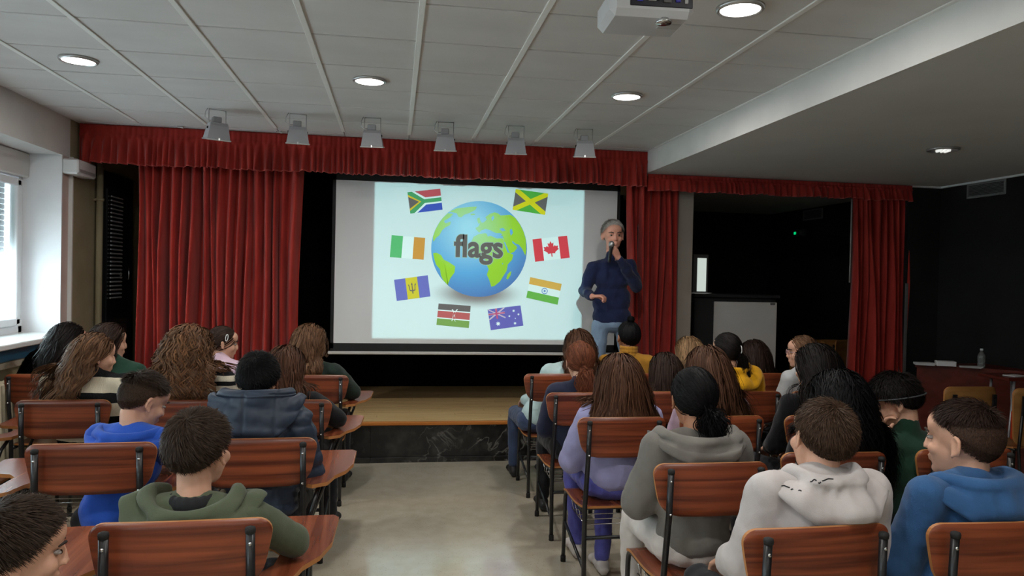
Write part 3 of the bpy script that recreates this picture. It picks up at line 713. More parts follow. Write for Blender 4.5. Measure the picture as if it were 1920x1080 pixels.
# radiator
t = empty('radiator', (XL+.09, 5.2, .28)); tag(t, 'cream ribbed radiator under the window', 'radiator')
m_rad = varied('radiator_cream', s2l((196, 186, 160)), s2l((204, 194, 168)), (3, 3, 3), .45)
rm = MB().box((0, 0, .28), (.09, .036, .56), bev=.012).mesh('fin'); rm.materials.append(m_rad)
for k in range(34):
    o = bpy.data.objects.new('fin', rm); COL.objects.link(o); o.parent = t; o.location = (0, -.85+.046*k, 0)
for z in (.05, .51): MB().tube([(0, -.87, z), (0, .70, z)], .02, 10).build('manifold', m_rad, t)
for y in (-.75, .6): MB().box((0, y, -.14), (.05, .03, .28)).build('foot', m_rad, t)

# ------------------------------------------------------------------ things at the right of the stage
t = empty('lectern', (3.44, 7.2, .12)); tag(t, 'black lectern cabinet with pale grey front panel beside the white pillar', 'lectern')
lz = atY(1400, 555, 7.2)[2]-.12; lx0 = atY(1295, 553, 7.2)[0]-3.44; lx1 = atY(1446, 559, 7.2)[0]-3.44; lxm = atY(1342, 559, 7.05)[0]-3.44
MB().box(((lx0+lx1)/2, .15, lz/2-.01), (lx1-lx0, .5, lz-.02), bev=.006).build('cabinet_body', m_dkf, t)
MB().box(((lx0+lx1)/2, .13, lz), (lx1-lx0+.04, .56, .03), bev=.004).build('top', m_dkf, t)
MB().box(((lxm+lx1)/2, -.115, lz/2-.02), (lx1-lxm, .02, lz-.08), bev=.004).build('front_panel', varied('panel_grey', s2l((196, 192, 188)), s2l((204, 200, 196)), (3, 3, 3), .5), t)
MB().box((lx1-.05, -.127, lz-.075), (.05, .004, .022), bev=.001).build('badge', mat('badge_dark', (.03, .03, .03), .4), t)
MB().box((lx1-.05, -.1295, lz-.075), (.036, .002, .008)).build('badge_mark', mat('badge_light', (.4, .4, .4), .4), t)
o = MB(); c = (3.02, 7.12, lz+.138)
for i in range(4): o.box((c[0]+.01*i, c[1]+.012*i, c[2]+.003*i), (.20, .24, .002), rz=.25*i-.3)
o = o.build('paper_stack', mat('paper', (.75, .75, .75), .8)); tag(o, 'loose white papers on the left corner of the lectern', 'paper')
# glowing panel added in place of a bright opening deep in the side stage
wl = [atY(1308, 482, 7.45), atY(1323, 545, 7.45)]
t = empty('bright_panel', ((wl[0][0]+wl[1][0])/2, 7.45, lz+.135)); tag(t, 'narrow glowing white panel on the dark lectern in place of a bright opening', 'screen')
ww = wl[1][0]-wl[0][0]; hh = wl[0][2]-(lz+.135)
MB().box((-.01, .02, hh/2+.01), (ww+.07, .04, hh+.04), bev=.005).build('case', mat('panel_case', (.10, .10, .10), .5), t)
MB().box((0, -.002, hh/2+.005), (ww, .006, hh-.03)).build('panel_face', mat('panel_glow', (.1, .1, .1), .4, emit=(.62, .70, .64), es=.9), t)
# wall grille, deeper grille, exit light
def grille(Y0, Y1, z0, z1, label):
    t = empty('air_vent', (XR-.008, (Y0+Y1)/2, (z0+z1)/2)); tag(t, label, 'vent', 'louvred wall vents'); w = abs(Y1-Y0); h = z1-z0
    m_v = mat('vent_grey', (.17, .17, .17), .5)
    MB().box((0, -w/2, 0), (.016, .02, h), bev=.003).box((0, w/2, 0), (.016, .02, h), bev=.003).box((0, 0, h/2), (.016, w+.02, .02), bev=.003).box((0, 0, -h/2), (.016, w+.02, .02), bev=.003).build('frame', m_v, t)
    s = MB().box((0, 0, 0), (.012, w-.02, .004), R=np.array(Matrix.Rotation(math.radians(-35), 3, 'Y'))).mesh('slat'); s.materials.append(m_v)
    n = 9
    for k in range(n):
        o = bpy.data.objects.new('slat', s); COL.objects.link(o); o.parent = t; o.location = (-.002, 0, -h/2+h*(k+.8)/(n+.6))
grille(5.84, 6.27, 2.452, 2.575, 'grey louvred air vent at the top of the black right wall')
grille(8.70, 9.13, 2.45, 2.565, 'faint dark air vent deep in the side stage above the green light')
p = atX(1495, 437, XR-.05)
t = empty('exit_light', (XR-.03, p[1], p[2])); tag(t, 'small emergency light glowing green on the dark side wall', 'light')
MB().box((0, 0, 0), (.05, .30, .10), bev=.008).build('case', mat('exit_case', (.035, .05, .045), .5), t)
MB().box((-.027, .05, .0), (.006, .05, .035), bev=.002).build('lens', mat('exit_green', (0, .3, .05), .4, emit=(.0, .75, .22), es=.8), t)
MB().box((-.027, -.09, .0), (.006, .06, .06), bev=.002).build('side_panel', mat('exit_pale', (.3, .33, .33), .4), t)
o = MB().tube([(4.475, YB+.10, 1.62), (4.475, YB+.10, 2.45)], .008, 8).build('pull_cord', mat('cord_grey', (.3, .3, .3), .6)); tag(o, 'thin pale vertical cord at the left edge of the far right curtain', 'cord')
# beige moulded chairs
m_bw = varied('beech_ply', s2l((138, 96, 52)), s2l((160, 116, 66)), (2, 2, 16), .45, detail=5, rand=True)
def shell(w, h, th, curve, m=10, taper=.06, r=.045, rb=.07, crown=.004):
    """curved plywood back: rounded outline, bowed in plan"""
    mb = MB(); A = [PI/2*q/6 for q in range(7)]; hw = w/2
    xe = [hw-r+r*math.sin(a) for a in A]; flat_ = [(hw-r)*q/5 for q in range(5)]
    xs_ = [-x for x in reversed(xe)]+[-x for x in reversed(flat_[1:])]+flat_+xe; n = len(xs_)-1
    cols = []
    for x in xs_:
        u = x/hw; e = max(0.0, abs(x)-(hw-r)); eb = max(0.0, abs(x)-(hw-rb))
        cols.append((u, r-math.sqrt(max(0, r*r-e*e)), rb-math.sqrt(max(0, rb*rb-eb*eb))))
    for side in (0, 1):
        for u, dt, db in cols:
            for j in range(m+1):
                v = j/m; z = db+(h-db-dt)*v+crown*(1-u*u)*v
                x = u*hw*(1-taper*max(0, 1-z/h)**1.3); y = curve*(u*u)+(th if side else 0)
                mb.v.append((x, y, z))
    k = (n+1)*(m+1)
    I = lambda s_, i, j: s_*k+i*(m+1)+j
    for i in range(n):
        for j in range(m):
            mb.f.append([I(0, i, j), I(0, i+1, j), I(0, i+1, j+1), I(0, i, j+1)]); mb.m.append(0); mb.sm.append(True)
            mb.f.append([I(1, i, j), I(1, i, j+1), I(1, i+1, j+1), I(1, i+1, j)]); mb.m.append(0); mb.sm.append(True)
    for i in range(n):
        for j in (0, m): mb.f.append([I(0, i, j), I(0, i+1, j), I(1, i+1, j), I(1, i, j)]); mb.m.append(1); mb.sm.append(False)
    for j in range(m):
        for i in (0, n): mb.f.append([I(0, i, j), I(0, i, j+1), I(1, i, j+1), I(1, i, j)]); mb.m.append(1); mb.sm.append(False)
    return mb
def seat_mb(w, d, z):
    mb = MB(); n = 12; pts = []
    for i in range(n+1):
        u = i/n; y = d*u; zz = z-.010*math.sin(PI*u)-(.018*max(0, (u-.8)/.2)**2)
        pts.append((y, zz))
    for (y, zz) in pts:
        k = .94+.06*min(1, y/d*3)
        ww_ = w*k-(.03 if y in (0,) else 0)
        mb.v += [(-ww_/2, y, zz), (ww_/2, y, zz), (-ww_/2, y, zz-.012), (ww_/2, y, zz-.012)]
    for i in range(n):
        a = 4*i; b = a+4
        for q, mi in (((a, a+1, b+1, b), 0), ((a+2, b+2, b+3, a+3), 0), ((a, b, b+2, a+2), 1), ((a+1, a+3, b+3, b+1), 1)):
            mb.f.append(list(q)); mb.m.append(mi); mb.sm.append(False)
    for a in (0, 4*n): mb.f.append([a, a+1, a+3, a+2]); mb.m.append(1); mb.sm.append(False)
    return mb
def beige_chair(loc, rz, label, back=.42):
    t = empty('plywood_chair', loc, rz)
    o = shell(.42, back, .012, .03).build('backrest', [m_bw, m_edge], t); o.location = (0, .0, .88-back)
    seat_mb(.40, .40, .45).build('seat', [m_bw, m_edge], t).location = (0, .06, 0)
    for s in (-1, 1):
        MB().tube([(s*.17, -.03, .0), (s*.165, .02, .44), (s*.16, -.012, .80)], .011).build('leg', m_black, t)
        MB().tube([(s*.17, .42, .0), (s*.165, .40, .42), (s*.16, .05, .43)], .011).build('leg', m_black, t)
        MB().box((s*.16, -.014, .76), (.03, .012, .14)).build('backrest_plate', m_black, t)
    tag(t, label, 'chair', 'pale plywood chairs along the right side'); return t
beige_chair((4.13, 4.70, 0), 0, 'light brown plywood chair in front of the desk, left of the two')
beige_chair((4.62, 4.62, 0), 0, 'light brown plywood chair cut by the right edge of the photo')
for k, (px, yy) in enumerate([(1512, 7.5), (1548, 7.5), (1584, 7.5)]):
    p = atY(px, 592, yy); beige_chair((p[0], yy, .12), PI+.2*k, ['dim plywood chair in the dark side stage, leftmost of three', 'dim plywood chair in the dark side stage, middle of three', 'dim plywood chair in the dark side stage, beside the far right curtain'][k], back=.42).scale = (1, 1, .98)
# reddish desk with things on it
m_desk = varied('desk_wood', s2l((78, 28, 20)), s2l((98, 38, 28)), (2, 14, 14), .35, detail=5)
t = empty('desk', (0, 0, 0)); tag(t, 'dark red-brown desk against the right wall', 'desk')
dp = [tuple(atZ(1715, 682, .74)[:2]), tuple(atZ(1845, 700, .74)[:2])]
d0 = np.array(dp[0]); d1 = np.array(dp[1]); dv = (d1-d0)/np.linalg.norm(d1-d0); nv = np.array([dv[1], -dv[0]])*-1
if nv[0] < 0: nv = -nv
# keep it inside the room: desk runs along X from 4.75 to 5.35
q0 = atZ(1715, 683, .74); s_ = 4.62/q0[0]
DX0, DY0 = 4.66, 5.95
t.location = (0, 0, 0)
def T(px, py, Yf): return atY(px, py, Yf)
A_ = atY(1716, 682, 5.95); B_ = atX(1845, 702, 5.36)
top_z = A_[2]
MB().prism([(A_[0], 5.95), (5.36, 5.35), (5.37, 5.95+.05)], top_z-.03, top_z, 'XY').build('top', m_desk, t)
MB().prism([(A_[0]+.01, 5.94), (5.34, 5.36), (5.355, 5.40), (A_[0]+.04, 5.965)], 0.0, top_z-.03, 'XY').build('front_panel', m_desk, t)
def on_top(name, px, Y, mb, m, label, cat, group=None):
    p = atY(px, 600, Y); o = mb.build(name, m); o.location = (p[0], Y, top_z+.001); return tag(o, label, cat, group)
m_paper = mat('white_paper', (.62, .62, .64), .7)
pz = MB()
for i in range(5): pz.box((.004*i, .003*i, .002+.004*i), (.15, .10, .003), rz=.1*i-.5)
on_top('paper_pile', 1735, 5.86, pz, m_paper, 'white papers at the far left end of the desk', 'paper')
bx = MB().box((0, 0, .022), (.15, .09, .042), rz=-.45, bev=.002)
on_top('small_box', 1775, 5.79, bx, m_paper, 'flat white box on the desk between the papers', 'box')
pz = MB()
for i in range(4): pz.box((.006*i, .003*i, .002+.003*i), (.16, .08, .002), rz=.2*i-.7)
on_top('paper_pile', 1822, 5.66, pz, m_paper, 'white papers in front of the bottle on the desk', 'paper')
p = atY(1843, 690, 5.66)
t = empty('water_bottle', (p[0]-.0, 5.68, top_z+.001)); tag(t, 'clear plastic water bottle standing on the desk', 'bottle')
MB().lathe((0, 0, 0), [(.026, 0), (.03, .008), (.03, .035), (.027, .045), (.03, .055), (.03, .10), (.026, .112), (.012, .138), (.011, .148)], 20).build('bottle_body', mat('clear_plastic', (.5, .55, .55), .12, spec=.9, trans=.8), t)
MB().lathe((0, 0, .148), [(.013, 0), (.013, .014), (.011, .016)], 16).build('cap', mat('cap_pale', (.55, .58, .6), .5), t)
# small side table nearer the camera
sp_ = atY(1893, 704, 5.12); t = empty('side_table', (sp_[0], 5.12, 0)); tag(t, 'dark side table with pale metal legs at the right edge', 'table')
zt_ = sp_[2]; m_leg = mat('leg_grey', (.45, .45, .47), .35, .5)
MB().box((.03, 0, zt_-.0125), (.36, .30, .025), bev=.004).build('top', m_desk, t)
for s in (-1, 1):
    MB().tube([(-.13, s*.11, .0), (-.06, s*.11, zt_-.026)], .010).build('leg', m_leg, t)
    MB().tube([(.17, s*.11, .0), (.12, s*.11, zt_-.026)], .010).build('leg', m_leg, t)
o = MB().box((0, 0, .004), (.14, .10, .006), rz=.2).build('booklet', m_paper); o.location = (sp_[0]+.01, 5.08, zt_+.0005); tag(o, 'white booklet lying on the side table at the right edge', 'booklet')
t = MB().box((0, 0, .11), (.10, .10, .22), bev=.01).build('orange_bag', mat('orange_cloth', s2l((205, 62, 24)), .7)); t.location = (4.68, 4.86, .4525); tag(t, 'orange-red bag on the seat of the light brown chair at the right edge', 'bag')
MB().tube([(-.03, 0, .215), (-.03, 0, .26), (.03, 0, .26), (.03, 0, .215)], .006).build('handle', mat('orange_cloth'), t)

#PEOPLE
# ------------------------------------------------------------------ school chairs
def tube_pts(a, b, c, n=6):   # quadratic bend
    return [tuple((1-t)**2*np.array(a)+2*t*(1-t)*np.array(b)+t*t*np.array(c)) for t in np.linspace(0, 1, n)]
BH = .20
def make_chair(tablet):
    t = empty('school_chair')
    o = shell(.475, BH, .012, .022, m=8, taper=.16).build('backrest', [m_wood, m_edge], t); o.location = (0, .012, .90-BH)
    seat_mb(.40, .39, .445).build('seat', [m_woodflat, m_edge], t).location = (0, .05, 0)
    for s in (-1, 1):
        x = s*.185
        post = MB().tube([(x, .02, .0), (x, .035, .25), (x, .035, .45), (x*.99, -.004, .72), (x*.98, -.010, .885)], .0125, 10).build('back_leg', m_black, t)
        MB().lathe((x, .02, 0), [(.015, 0), (.0155, .03), (.0135, .035)], 10).build('foot_cap', m_rubber, post)
        MB().lathe((x*.98, -.011, .883), [(.0135, -.01), (.0145, .0), (.013, .006), (.006, .009)], 10).build('end_cap', m_rubber, post)
        for z in (.72, .845):
            MB().tube([(x*.985, -.012, z), (x*.985, -.022, z)], .005, 8).build('bolt', m_chrome, post)
        leg = MB().tube([(x, .03, .415), (x, .40, .42)]+tube_pts((x, .40, .42), (x, .455, .42), (x, .46, .36), 5)[1:]+[(x, .48, .0)], .0115, 10).build('front_leg', m_black, t)
        MB().lathe((x, .48, 0), [(.015, 0), (.0155, .03), (.0135, .035)], 10).build('foot_cap', m_rubber, leg)
        MB().tube([(x, .03, .13), (x, .47, .235)], .009, 8).build('side_stretcher', m_black, t)
    MB().tube([(-.185, .034, .29), (.185, .034, .29)], .010, 8).build('stretcher', m_black, t)
    MB().tube([(-.185, .455, .40), (.185, .455, .40)], .010, 8).build('stretcher', m_black, t)
    MB().tube([(-.185, .10, .42), (.185, .10, .42)], .009, 8).build('seat_rail', m_black, t)
    # wire book rack under the seat
    rk = MB()
    for yy in (.12, .20, .28, .36): rk.tube([(-.175, yy, .40), (-.16, yy, .33), (.16, yy, .33), (.175, yy, .40)], .003, 6)
    rk.tube([(-.16, .10, .33), (-.16, .40, .33)], .003, 6).tube([(.16, .10, .33), (.16, .40, .33)], .003, 6)
    rk.build('book_rack', m_chrome, t)
    if tablet:
        z = .675
        out = [(.165, .10), (.215, .06), (.275, .10), (.30, .20), (.345, .28), (.375, .40), (.385, .66), (.365, .69), (.09, .69), (.07, .67), (.07, .46), (.10, .42), (.19, .385), (.225, .33), (.215, .22), (.18, .16)]
        b = MB().prism([(x, y) for x, y in out], z, z+.016, 'XY'); n0 = len(out)
        for i in range(len(b.m)): b.m[i] = 0 if i == 1 else 1
        b.m[0] = 1
        b.build('writing_tablet', [m_woodflat, m_edge], t)
        MB().tube([(.185, .06, .45), (.225, .10, .62), (.24, .16, .668), (.29, .40, .668), (.22, .56, .668)], .010, 8).build('tablet_arm', m_black, t)
        MB().tube([(.185, .42, .42), (.25, .44, .60), (.27, .46, .668)], .009, 8).build('tablet_arm', m_black, t)
    return t
protoT = make_chair(True); protoN = make_chair(False); usedT = [False]; usedN = [False]
WOODC = 'reddish-brown wooden school chair'
def chair(x, y, tablet, label, rz=0.0, group=None, sx=1.0):
    used, p = (usedT, protoT) if tablet else (usedN, protoN)
    c = copy_tree(p) if used[0] else p
    used[0] = True
    c.location = (x, y, 0); c.rotation_euler = (0, 0, math.radians(rz)); c.scale = (sx, 1, 1)
    tag(c, label, 'chair', group or ('tablet-arm chairs in the left block' if tablet else 'chairs in the right block'))
    return c
LG = 'writing-tablet chair'
for a in [
 (-2.26, 5.17, 'wooden tablet-arm chair at the left edge, front row by the window', -3),
 (-1.69, 5.17, 'wooden tablet-arm chair behind the girl in the dark green top by the cabinet', 2),
 (-1.10, 5.15, 'wooden tablet-arm chair mostly hidden behind the girl with the white hair clip', 0),
 (-.535, 5.14, 'wooden tablet-arm chair on the aisle behind the girl in the dark green sweatshirt', 0),
 (-2.27, 4.16, 'wooden tablet-arm chair at the left edge in the second row', 4),
 (-1.715, 4.16, 'wooden tablet-arm chair behind the girl in the wide-striped cream jumper', 2),
 (-1.138, 4.15, 'wooden tablet-arm chair behind the curly-haired girl in the thin-striped top', 0),
 (-.564, 4.13, 'wooden tablet-arm chair on the aisle behind the long-haired girl in black', 0),
 (-1.80, 3.10, 'wooden tablet-arm chair at the left edge beside the boy in royal blue', 6),
 (-1.182, 3.12, 'wooden tablet-arm chair behind the boy in the royal blue hoodie', 2.5),
 (-.556, 3.17, 'wooden tablet-arm chair on the aisle behind the boy in the navy puffer jacket', 2),
 (-.573, 2.13, 'nearest wooden tablet-arm chair, behind the boy in the olive green hoodie', 1.5),
 (-1.22, 2.08, 'wooden tablet-arm chair at the bottom left corner under the dark-haired boy', 3)]:
    chair(a[0], a[1], True, a[2], a[3], sx=1.04 if a[1] < 3.5 else 1.0)
for a in [
 (1.171, 5.22, 'wooden chair on the aisle behind the girl in the pale mint top', 0),
 (1.72, 5.25, 'wooden chair behind the person in the mustard roll-neck', 0),
 (2.27, 5.25, 'wooden chair in the front right row behind the fair-haired girl', 0),
 (2.80, 5.27, 'wooden chair behind the girl in the coral top', 0),
 (1.156, 4.35, 'wooden chair on the aisle behind the girl with the auburn ponytail', 0),
 (1.73, 4.38, 'wooden chair behind the dark bobbed hair, second from the aisle', 0),
 (2.25, 4.38, 'wooden chair behind the girl in the yellow hooded top', 0),
 (2.78, 4.38, 'wooden chair behind the girl with round glasses', 0),
 (1.154, 3.56, 'wooden chair on the aisle behind the girl in the lilac sweatshirt', 0),
 (1.70, 3.57, 'wooden chair behind the girl with very long glossy brown hair', 0),
 (2.28, 3.565, 'wooden chair behind the girl with long near-black hair', 0),
 (1.222, 2.64, 'wooden chair on the aisle behind the girl in the grey hooded jacket', 0),
 (1.82, 2.77, 'wooden chair under the long black curls, in front of the pale grey hoodie', -2),
 (2.45, 2.79, 'dark wooden chair of the headband wearer, in front of the denim blue hoodie', 0),
 (1.221, 1.915, 'nearest wooden chair on the right, behind the boy in the pale grey hoodie', 2),
 (1.80, 1.90, 'nearest wooden chair at the bottom right, behind the boy in the denim blue hoodie', -1)]:
    chair(a[0], a[1], False, a[2], a[3])

# ------------------------------------------------------------------ bodies
def sph(n=12, m=8):
    v = []; f = []
    v.append((0, 0, 1))
    for j in range(1, m):
        ph = PI*j/m
        for i in range(n): th = 2*PI*i/n; v.append((math.sin(ph)*math.cos(th), math.sin(ph)*math.sin(th), math.cos(ph)))
    v.append((0, 0, -1)); L = len(v)-1
    for i in range(n): f.append((0, 1+i, 1+(i+1) % n)); f.append((L, 1+(m-2)*n+(i+1) % n, 1+(m-2)*n+i))
    for j in range(m-2):
        for i in range(n): a = 1+j*n+i; b = 1+j*n+(i+1) % n; f.append((a, a+n, b+n, b))
    return np.array(v), f
SPV, SPF = sph(); SPV2, SPF2 = sph(20, 14)
class Blob:
    def __init__(s): s.v = []; s.f = []; s.n = 0
    def _add(s, V, F): s.v.append(V); s.f += [tuple(i+s.n for i in f) for f in F]; s.n += len(V)
    def ell(s, c, r, R=None, fine=False):
        V = (SPV2 if fine else SPV)*np.array(r)
        if R is not None: V = V @ np.array(R).T
        s._add(V+np.array(c), SPF2 if fine else SPF); return s
    def cap(s, a, b, ra, rb=None):
        rb = ra if rb is None else rb; a = np.array(a, float); b = np.array(b, float); d = b-a; L = np.linalg.norm(d)
        if L < 1e-6: return s.ell(a, (ra,)*3)
        w = d/L; h = np.array([1.0, 0, 0]) if abs(w[0]) < .8 else np.array([0, 1.0, 0]); u = np.cross(h, w); u /= np.linalg.norm(u); q = np.cross(w, u)
        M = np.array([u, q, w]); V = SPV @ M; t = SPV[:, 2:3]
        top = (t > 1e-6)
        V = np.where(top, b+V*rb, a+V*ra)
        s._add(V, SPF); return s
    def chain(s, pts, rs):
        for i in range(len(pts)-1): s.cap(pts[i], pts[i+1], rs[i], rs[i+1])
        return s
    def remesh(s, name, voxel, smooth=2, decim=None, disp=None, origin=(0, 0, 0)):
        me = bpy.data.meshes.new('tmp'); V = np.concatenate(s.v)-np.array(origin)
        me.from_pydata(V.tolist(), [], s.f); me.update()
        o = bpy.data.objects.new('tmp', me); COL.objects.link(o)
        r = o.modifiers.new('r', 'REMESH'); r.mode = 'VOXEL'; r.voxel_size = voxel
        if smooth: q = o.modifiers.new('s', 'SMOOTH'); q.factor = .6; q.iterations = smooth
        if disp:
            for k, (sc_, st) in enumerate(disp):
                tx = bpy.data.textures.get('tx%g' % sc_) or bpy.data.textures.new('tx%g' % sc_, 'CLOUDS'); tx.noise_scale = sc_; tx.noise_depth = 1
                q = o.modifiers.new('d', 'DISPLACE'); q.texture = tx; q.strength = st; q.mid_level = .5; q.texture_coords = 'GLOBAL'
        if decim: q = o.modifiers.new('c', 'DECIMATE'); q.ratio = decim
        dg = bpy.context.evaluated_depsgraph_get()
        out = bpy.data.meshes.new_from_object(o.evaluated_get(dg)); out.name = name
        bpy.data.objects.remove(o); bpy.data.meshes.remove(me); out.shade_smooth()
        return out
def rotm(yaw, pitch=0.0, roll=0.0):
    """yaw counter-clockwise, pitch down positive, roll to the right positive (degrees); facing +Y"""
    y, p, r = map(math.radians, (yaw, pitch, roll))
    return np.array(Matrix.Rotation(y, 3, 'Z') @ Matrix.Rotation(-p, 3, 'X') @ Matrix.Rotation(r, 3, 'Y'))
def head_prims(B, H, R, k, ears=True, adult=False, neck_to=None):
    def P(x, y, z): return np.array(H)+R @ (np.array([x, y, z])*k)
    def E(c, r, R2=None): B.ell(P(*c), np.array(r)*k, R if R2 is None else R @ R2, fine=True)
    def Cp(a, b, ra, rb): B.cap(P(*a), P(*b), ra*k, rb*k)
    E((0, -.012, .022), (.074, .092, .086)); E((0, .030, -.030), (.060, .060, .074))
    E((0, .030, -.072), (.048, .054, .036)); E((0, .070, -.092), (.020, .018, .016))
    E((0, .050, .045), (.060, .045, .045))
    Cp((-.030, .082, .020), (.030, .081, .020), .009, .009)
    Cp((0, .090, .012), (0, .103, -.026), .0065, .0095); E((-.010, .098, -.030), (.009, .010, .007)); E((.010, .098, -.030), (.009, .010, .007))
    E((-.036, .062, -.028), (.024, .022, .022)); E((.036, .062, -.028), (.024, .022, .022))
    E((0, .088, -.056), (.021, .009, .0055)); E((0, .086, -.067), (.017, .010, .006))
    if ears:
        for s in (-1, 1):
            ring = [(s*(.074+.014*(math.sin(t)*.5+.5)), -.008-.014*math.sin(t), -.006+.025*math.cos(t)) for t in np.linspace(-.3, PI+.9, 8)]
            for i in range(7): Cp(ring[i], ring[i+1], .0052, .0052)
            E((s*.076, -.006, -.008), (.005, .014, .022)); E((s*.080, .000, -.034), (.006, .008, .009))
    return P
def hand_prims(B, Wr, dirv, palm, side, k=1.0, curl=1.0, wrap=None):
    """wrist, finger direction, palm normal; side +1 right hand (thumb towards palm x dir)"""
    d = np.array(dirv, float); d /= np.linalg.norm(d); n = np.array(palm, float); n -= d*n.dot(d); n /= np.linalg.norm(n); x = np.cross(d, n)*side
    Wr = np.array(Wr, float)
    def Q(a, b, c): return Wr+(x*a+d*b+n*c)*k
    for a in (-.026, -.009, .009, .024): B.cap(Q(a*.7, .012, 0), Q(a, .078, 0), .0145*k, .0115*k)
    for a, L in ((-.029, .058), (-.010, .070), (.010, .076), (.029, .068)):
        b0 = Q(a, .080, 0); ang = .35+.75*curl; p = b0; tot = 0
        for seg, fr in enumerate((.45, .32, .23)):
            tot += ang*(.6 if seg == 0 else .8)
            q = p+((d*math.cos(tot)+n*math.sin(tot))*L*fr)*k
            B.cap(p, q, (.0095-.0008*seg)*k, (.0088-.0008*seg)*k); p = q
    t0 = Q(.026, .022, .004); t1 = Q(.050, .050, .018); t2 = Q(.052, .074, .030+.012*curl); t3 = Q(.044, .094, .036+.016*curl)
    B.chain([t0, t1, t2, t3], [.0135*k, .0115*k, .010*k, .0085*k])

class Col_:
    """ellipsoids that hair slides over"""
    def __init__(s): s.c = []
    def add(s, c, r, R=None): s.c.append((np.array(c), np.array(r), np.eye(3) if R is None else np.array(R)))
    def push(s, P, t):
        for c, r, R in s.c:
            q = (P-c) @ R; rr = r+t[:, None]; u = q/rr; L = np.linalg.norm(u, axis=1); m = L < 1
            if m.any():
                u[m] = u[m]/np.maximum(L[m], 1e-6)[:, None]; P[m] = (u[m]*rr[m]) @ R.T+c
        return P
def fib(n, rg):
    i = np.arange(n)+.5; ph = np.arccos(1-2*i/n); th = PI*(1+5**.5)*i
    D = np.stack([np.cos(th)*np.sin(ph), np.sin(th)*np.sin(ph), np.cos(ph)], 1)
    D += rg.normal(0, .02, D.shape); return D/np.linalg.norm(D, axis=1)[:, None]
def hairline(D, low=0.0):
    y = D[:, 1]; x = np.abs(D[:, 0])
    thr = np.interp(y, [-1, -.5, -.15, .05, .25, .5, .8, 1], [-.86, -.80, -.50, -.08, .12, .42, .56, .62])
    return thr-low
def ribbons(P, Hc, w, rg, taper=.35):
    """P (N,S,3) -> ribbon vertices and faces facing away from the head"""
    N, S_, _ = P.shape
    T = np.gradient(P, axis=1); T /= np.linalg.norm(T, axis=2)[:, :, None]+1e-9
    out = P-np.array(Hc); out[:, :, 2] *= .4; out += rg.normal(0, .015, (N, 1, 3))
    Sd = np.cross(T, out); Sd /= np.linalg.norm(Sd, axis=2)[:, :, None]+1e-9
    ww = (w*(1-taper*np.linspace(0, 1, S_)**2))[None, :, None]*rg.uniform(.7, 1.3, (N, 1, 1))
    ww[:, -1] *= .25
    V = np.stack([P-Sd*ww/2, P+Sd*ww/2], 2).reshape(-1, 3)
    base = (np.arange(N)*S_*2)[:, None]+np.arange(S_-1)[None, :]*2; base = base.ravel()
    F = np.stack([base, base+1, base+3, base+2], 1)
    return V, F
def hair_light(st): return st['col'] in ('grey', 'fair')
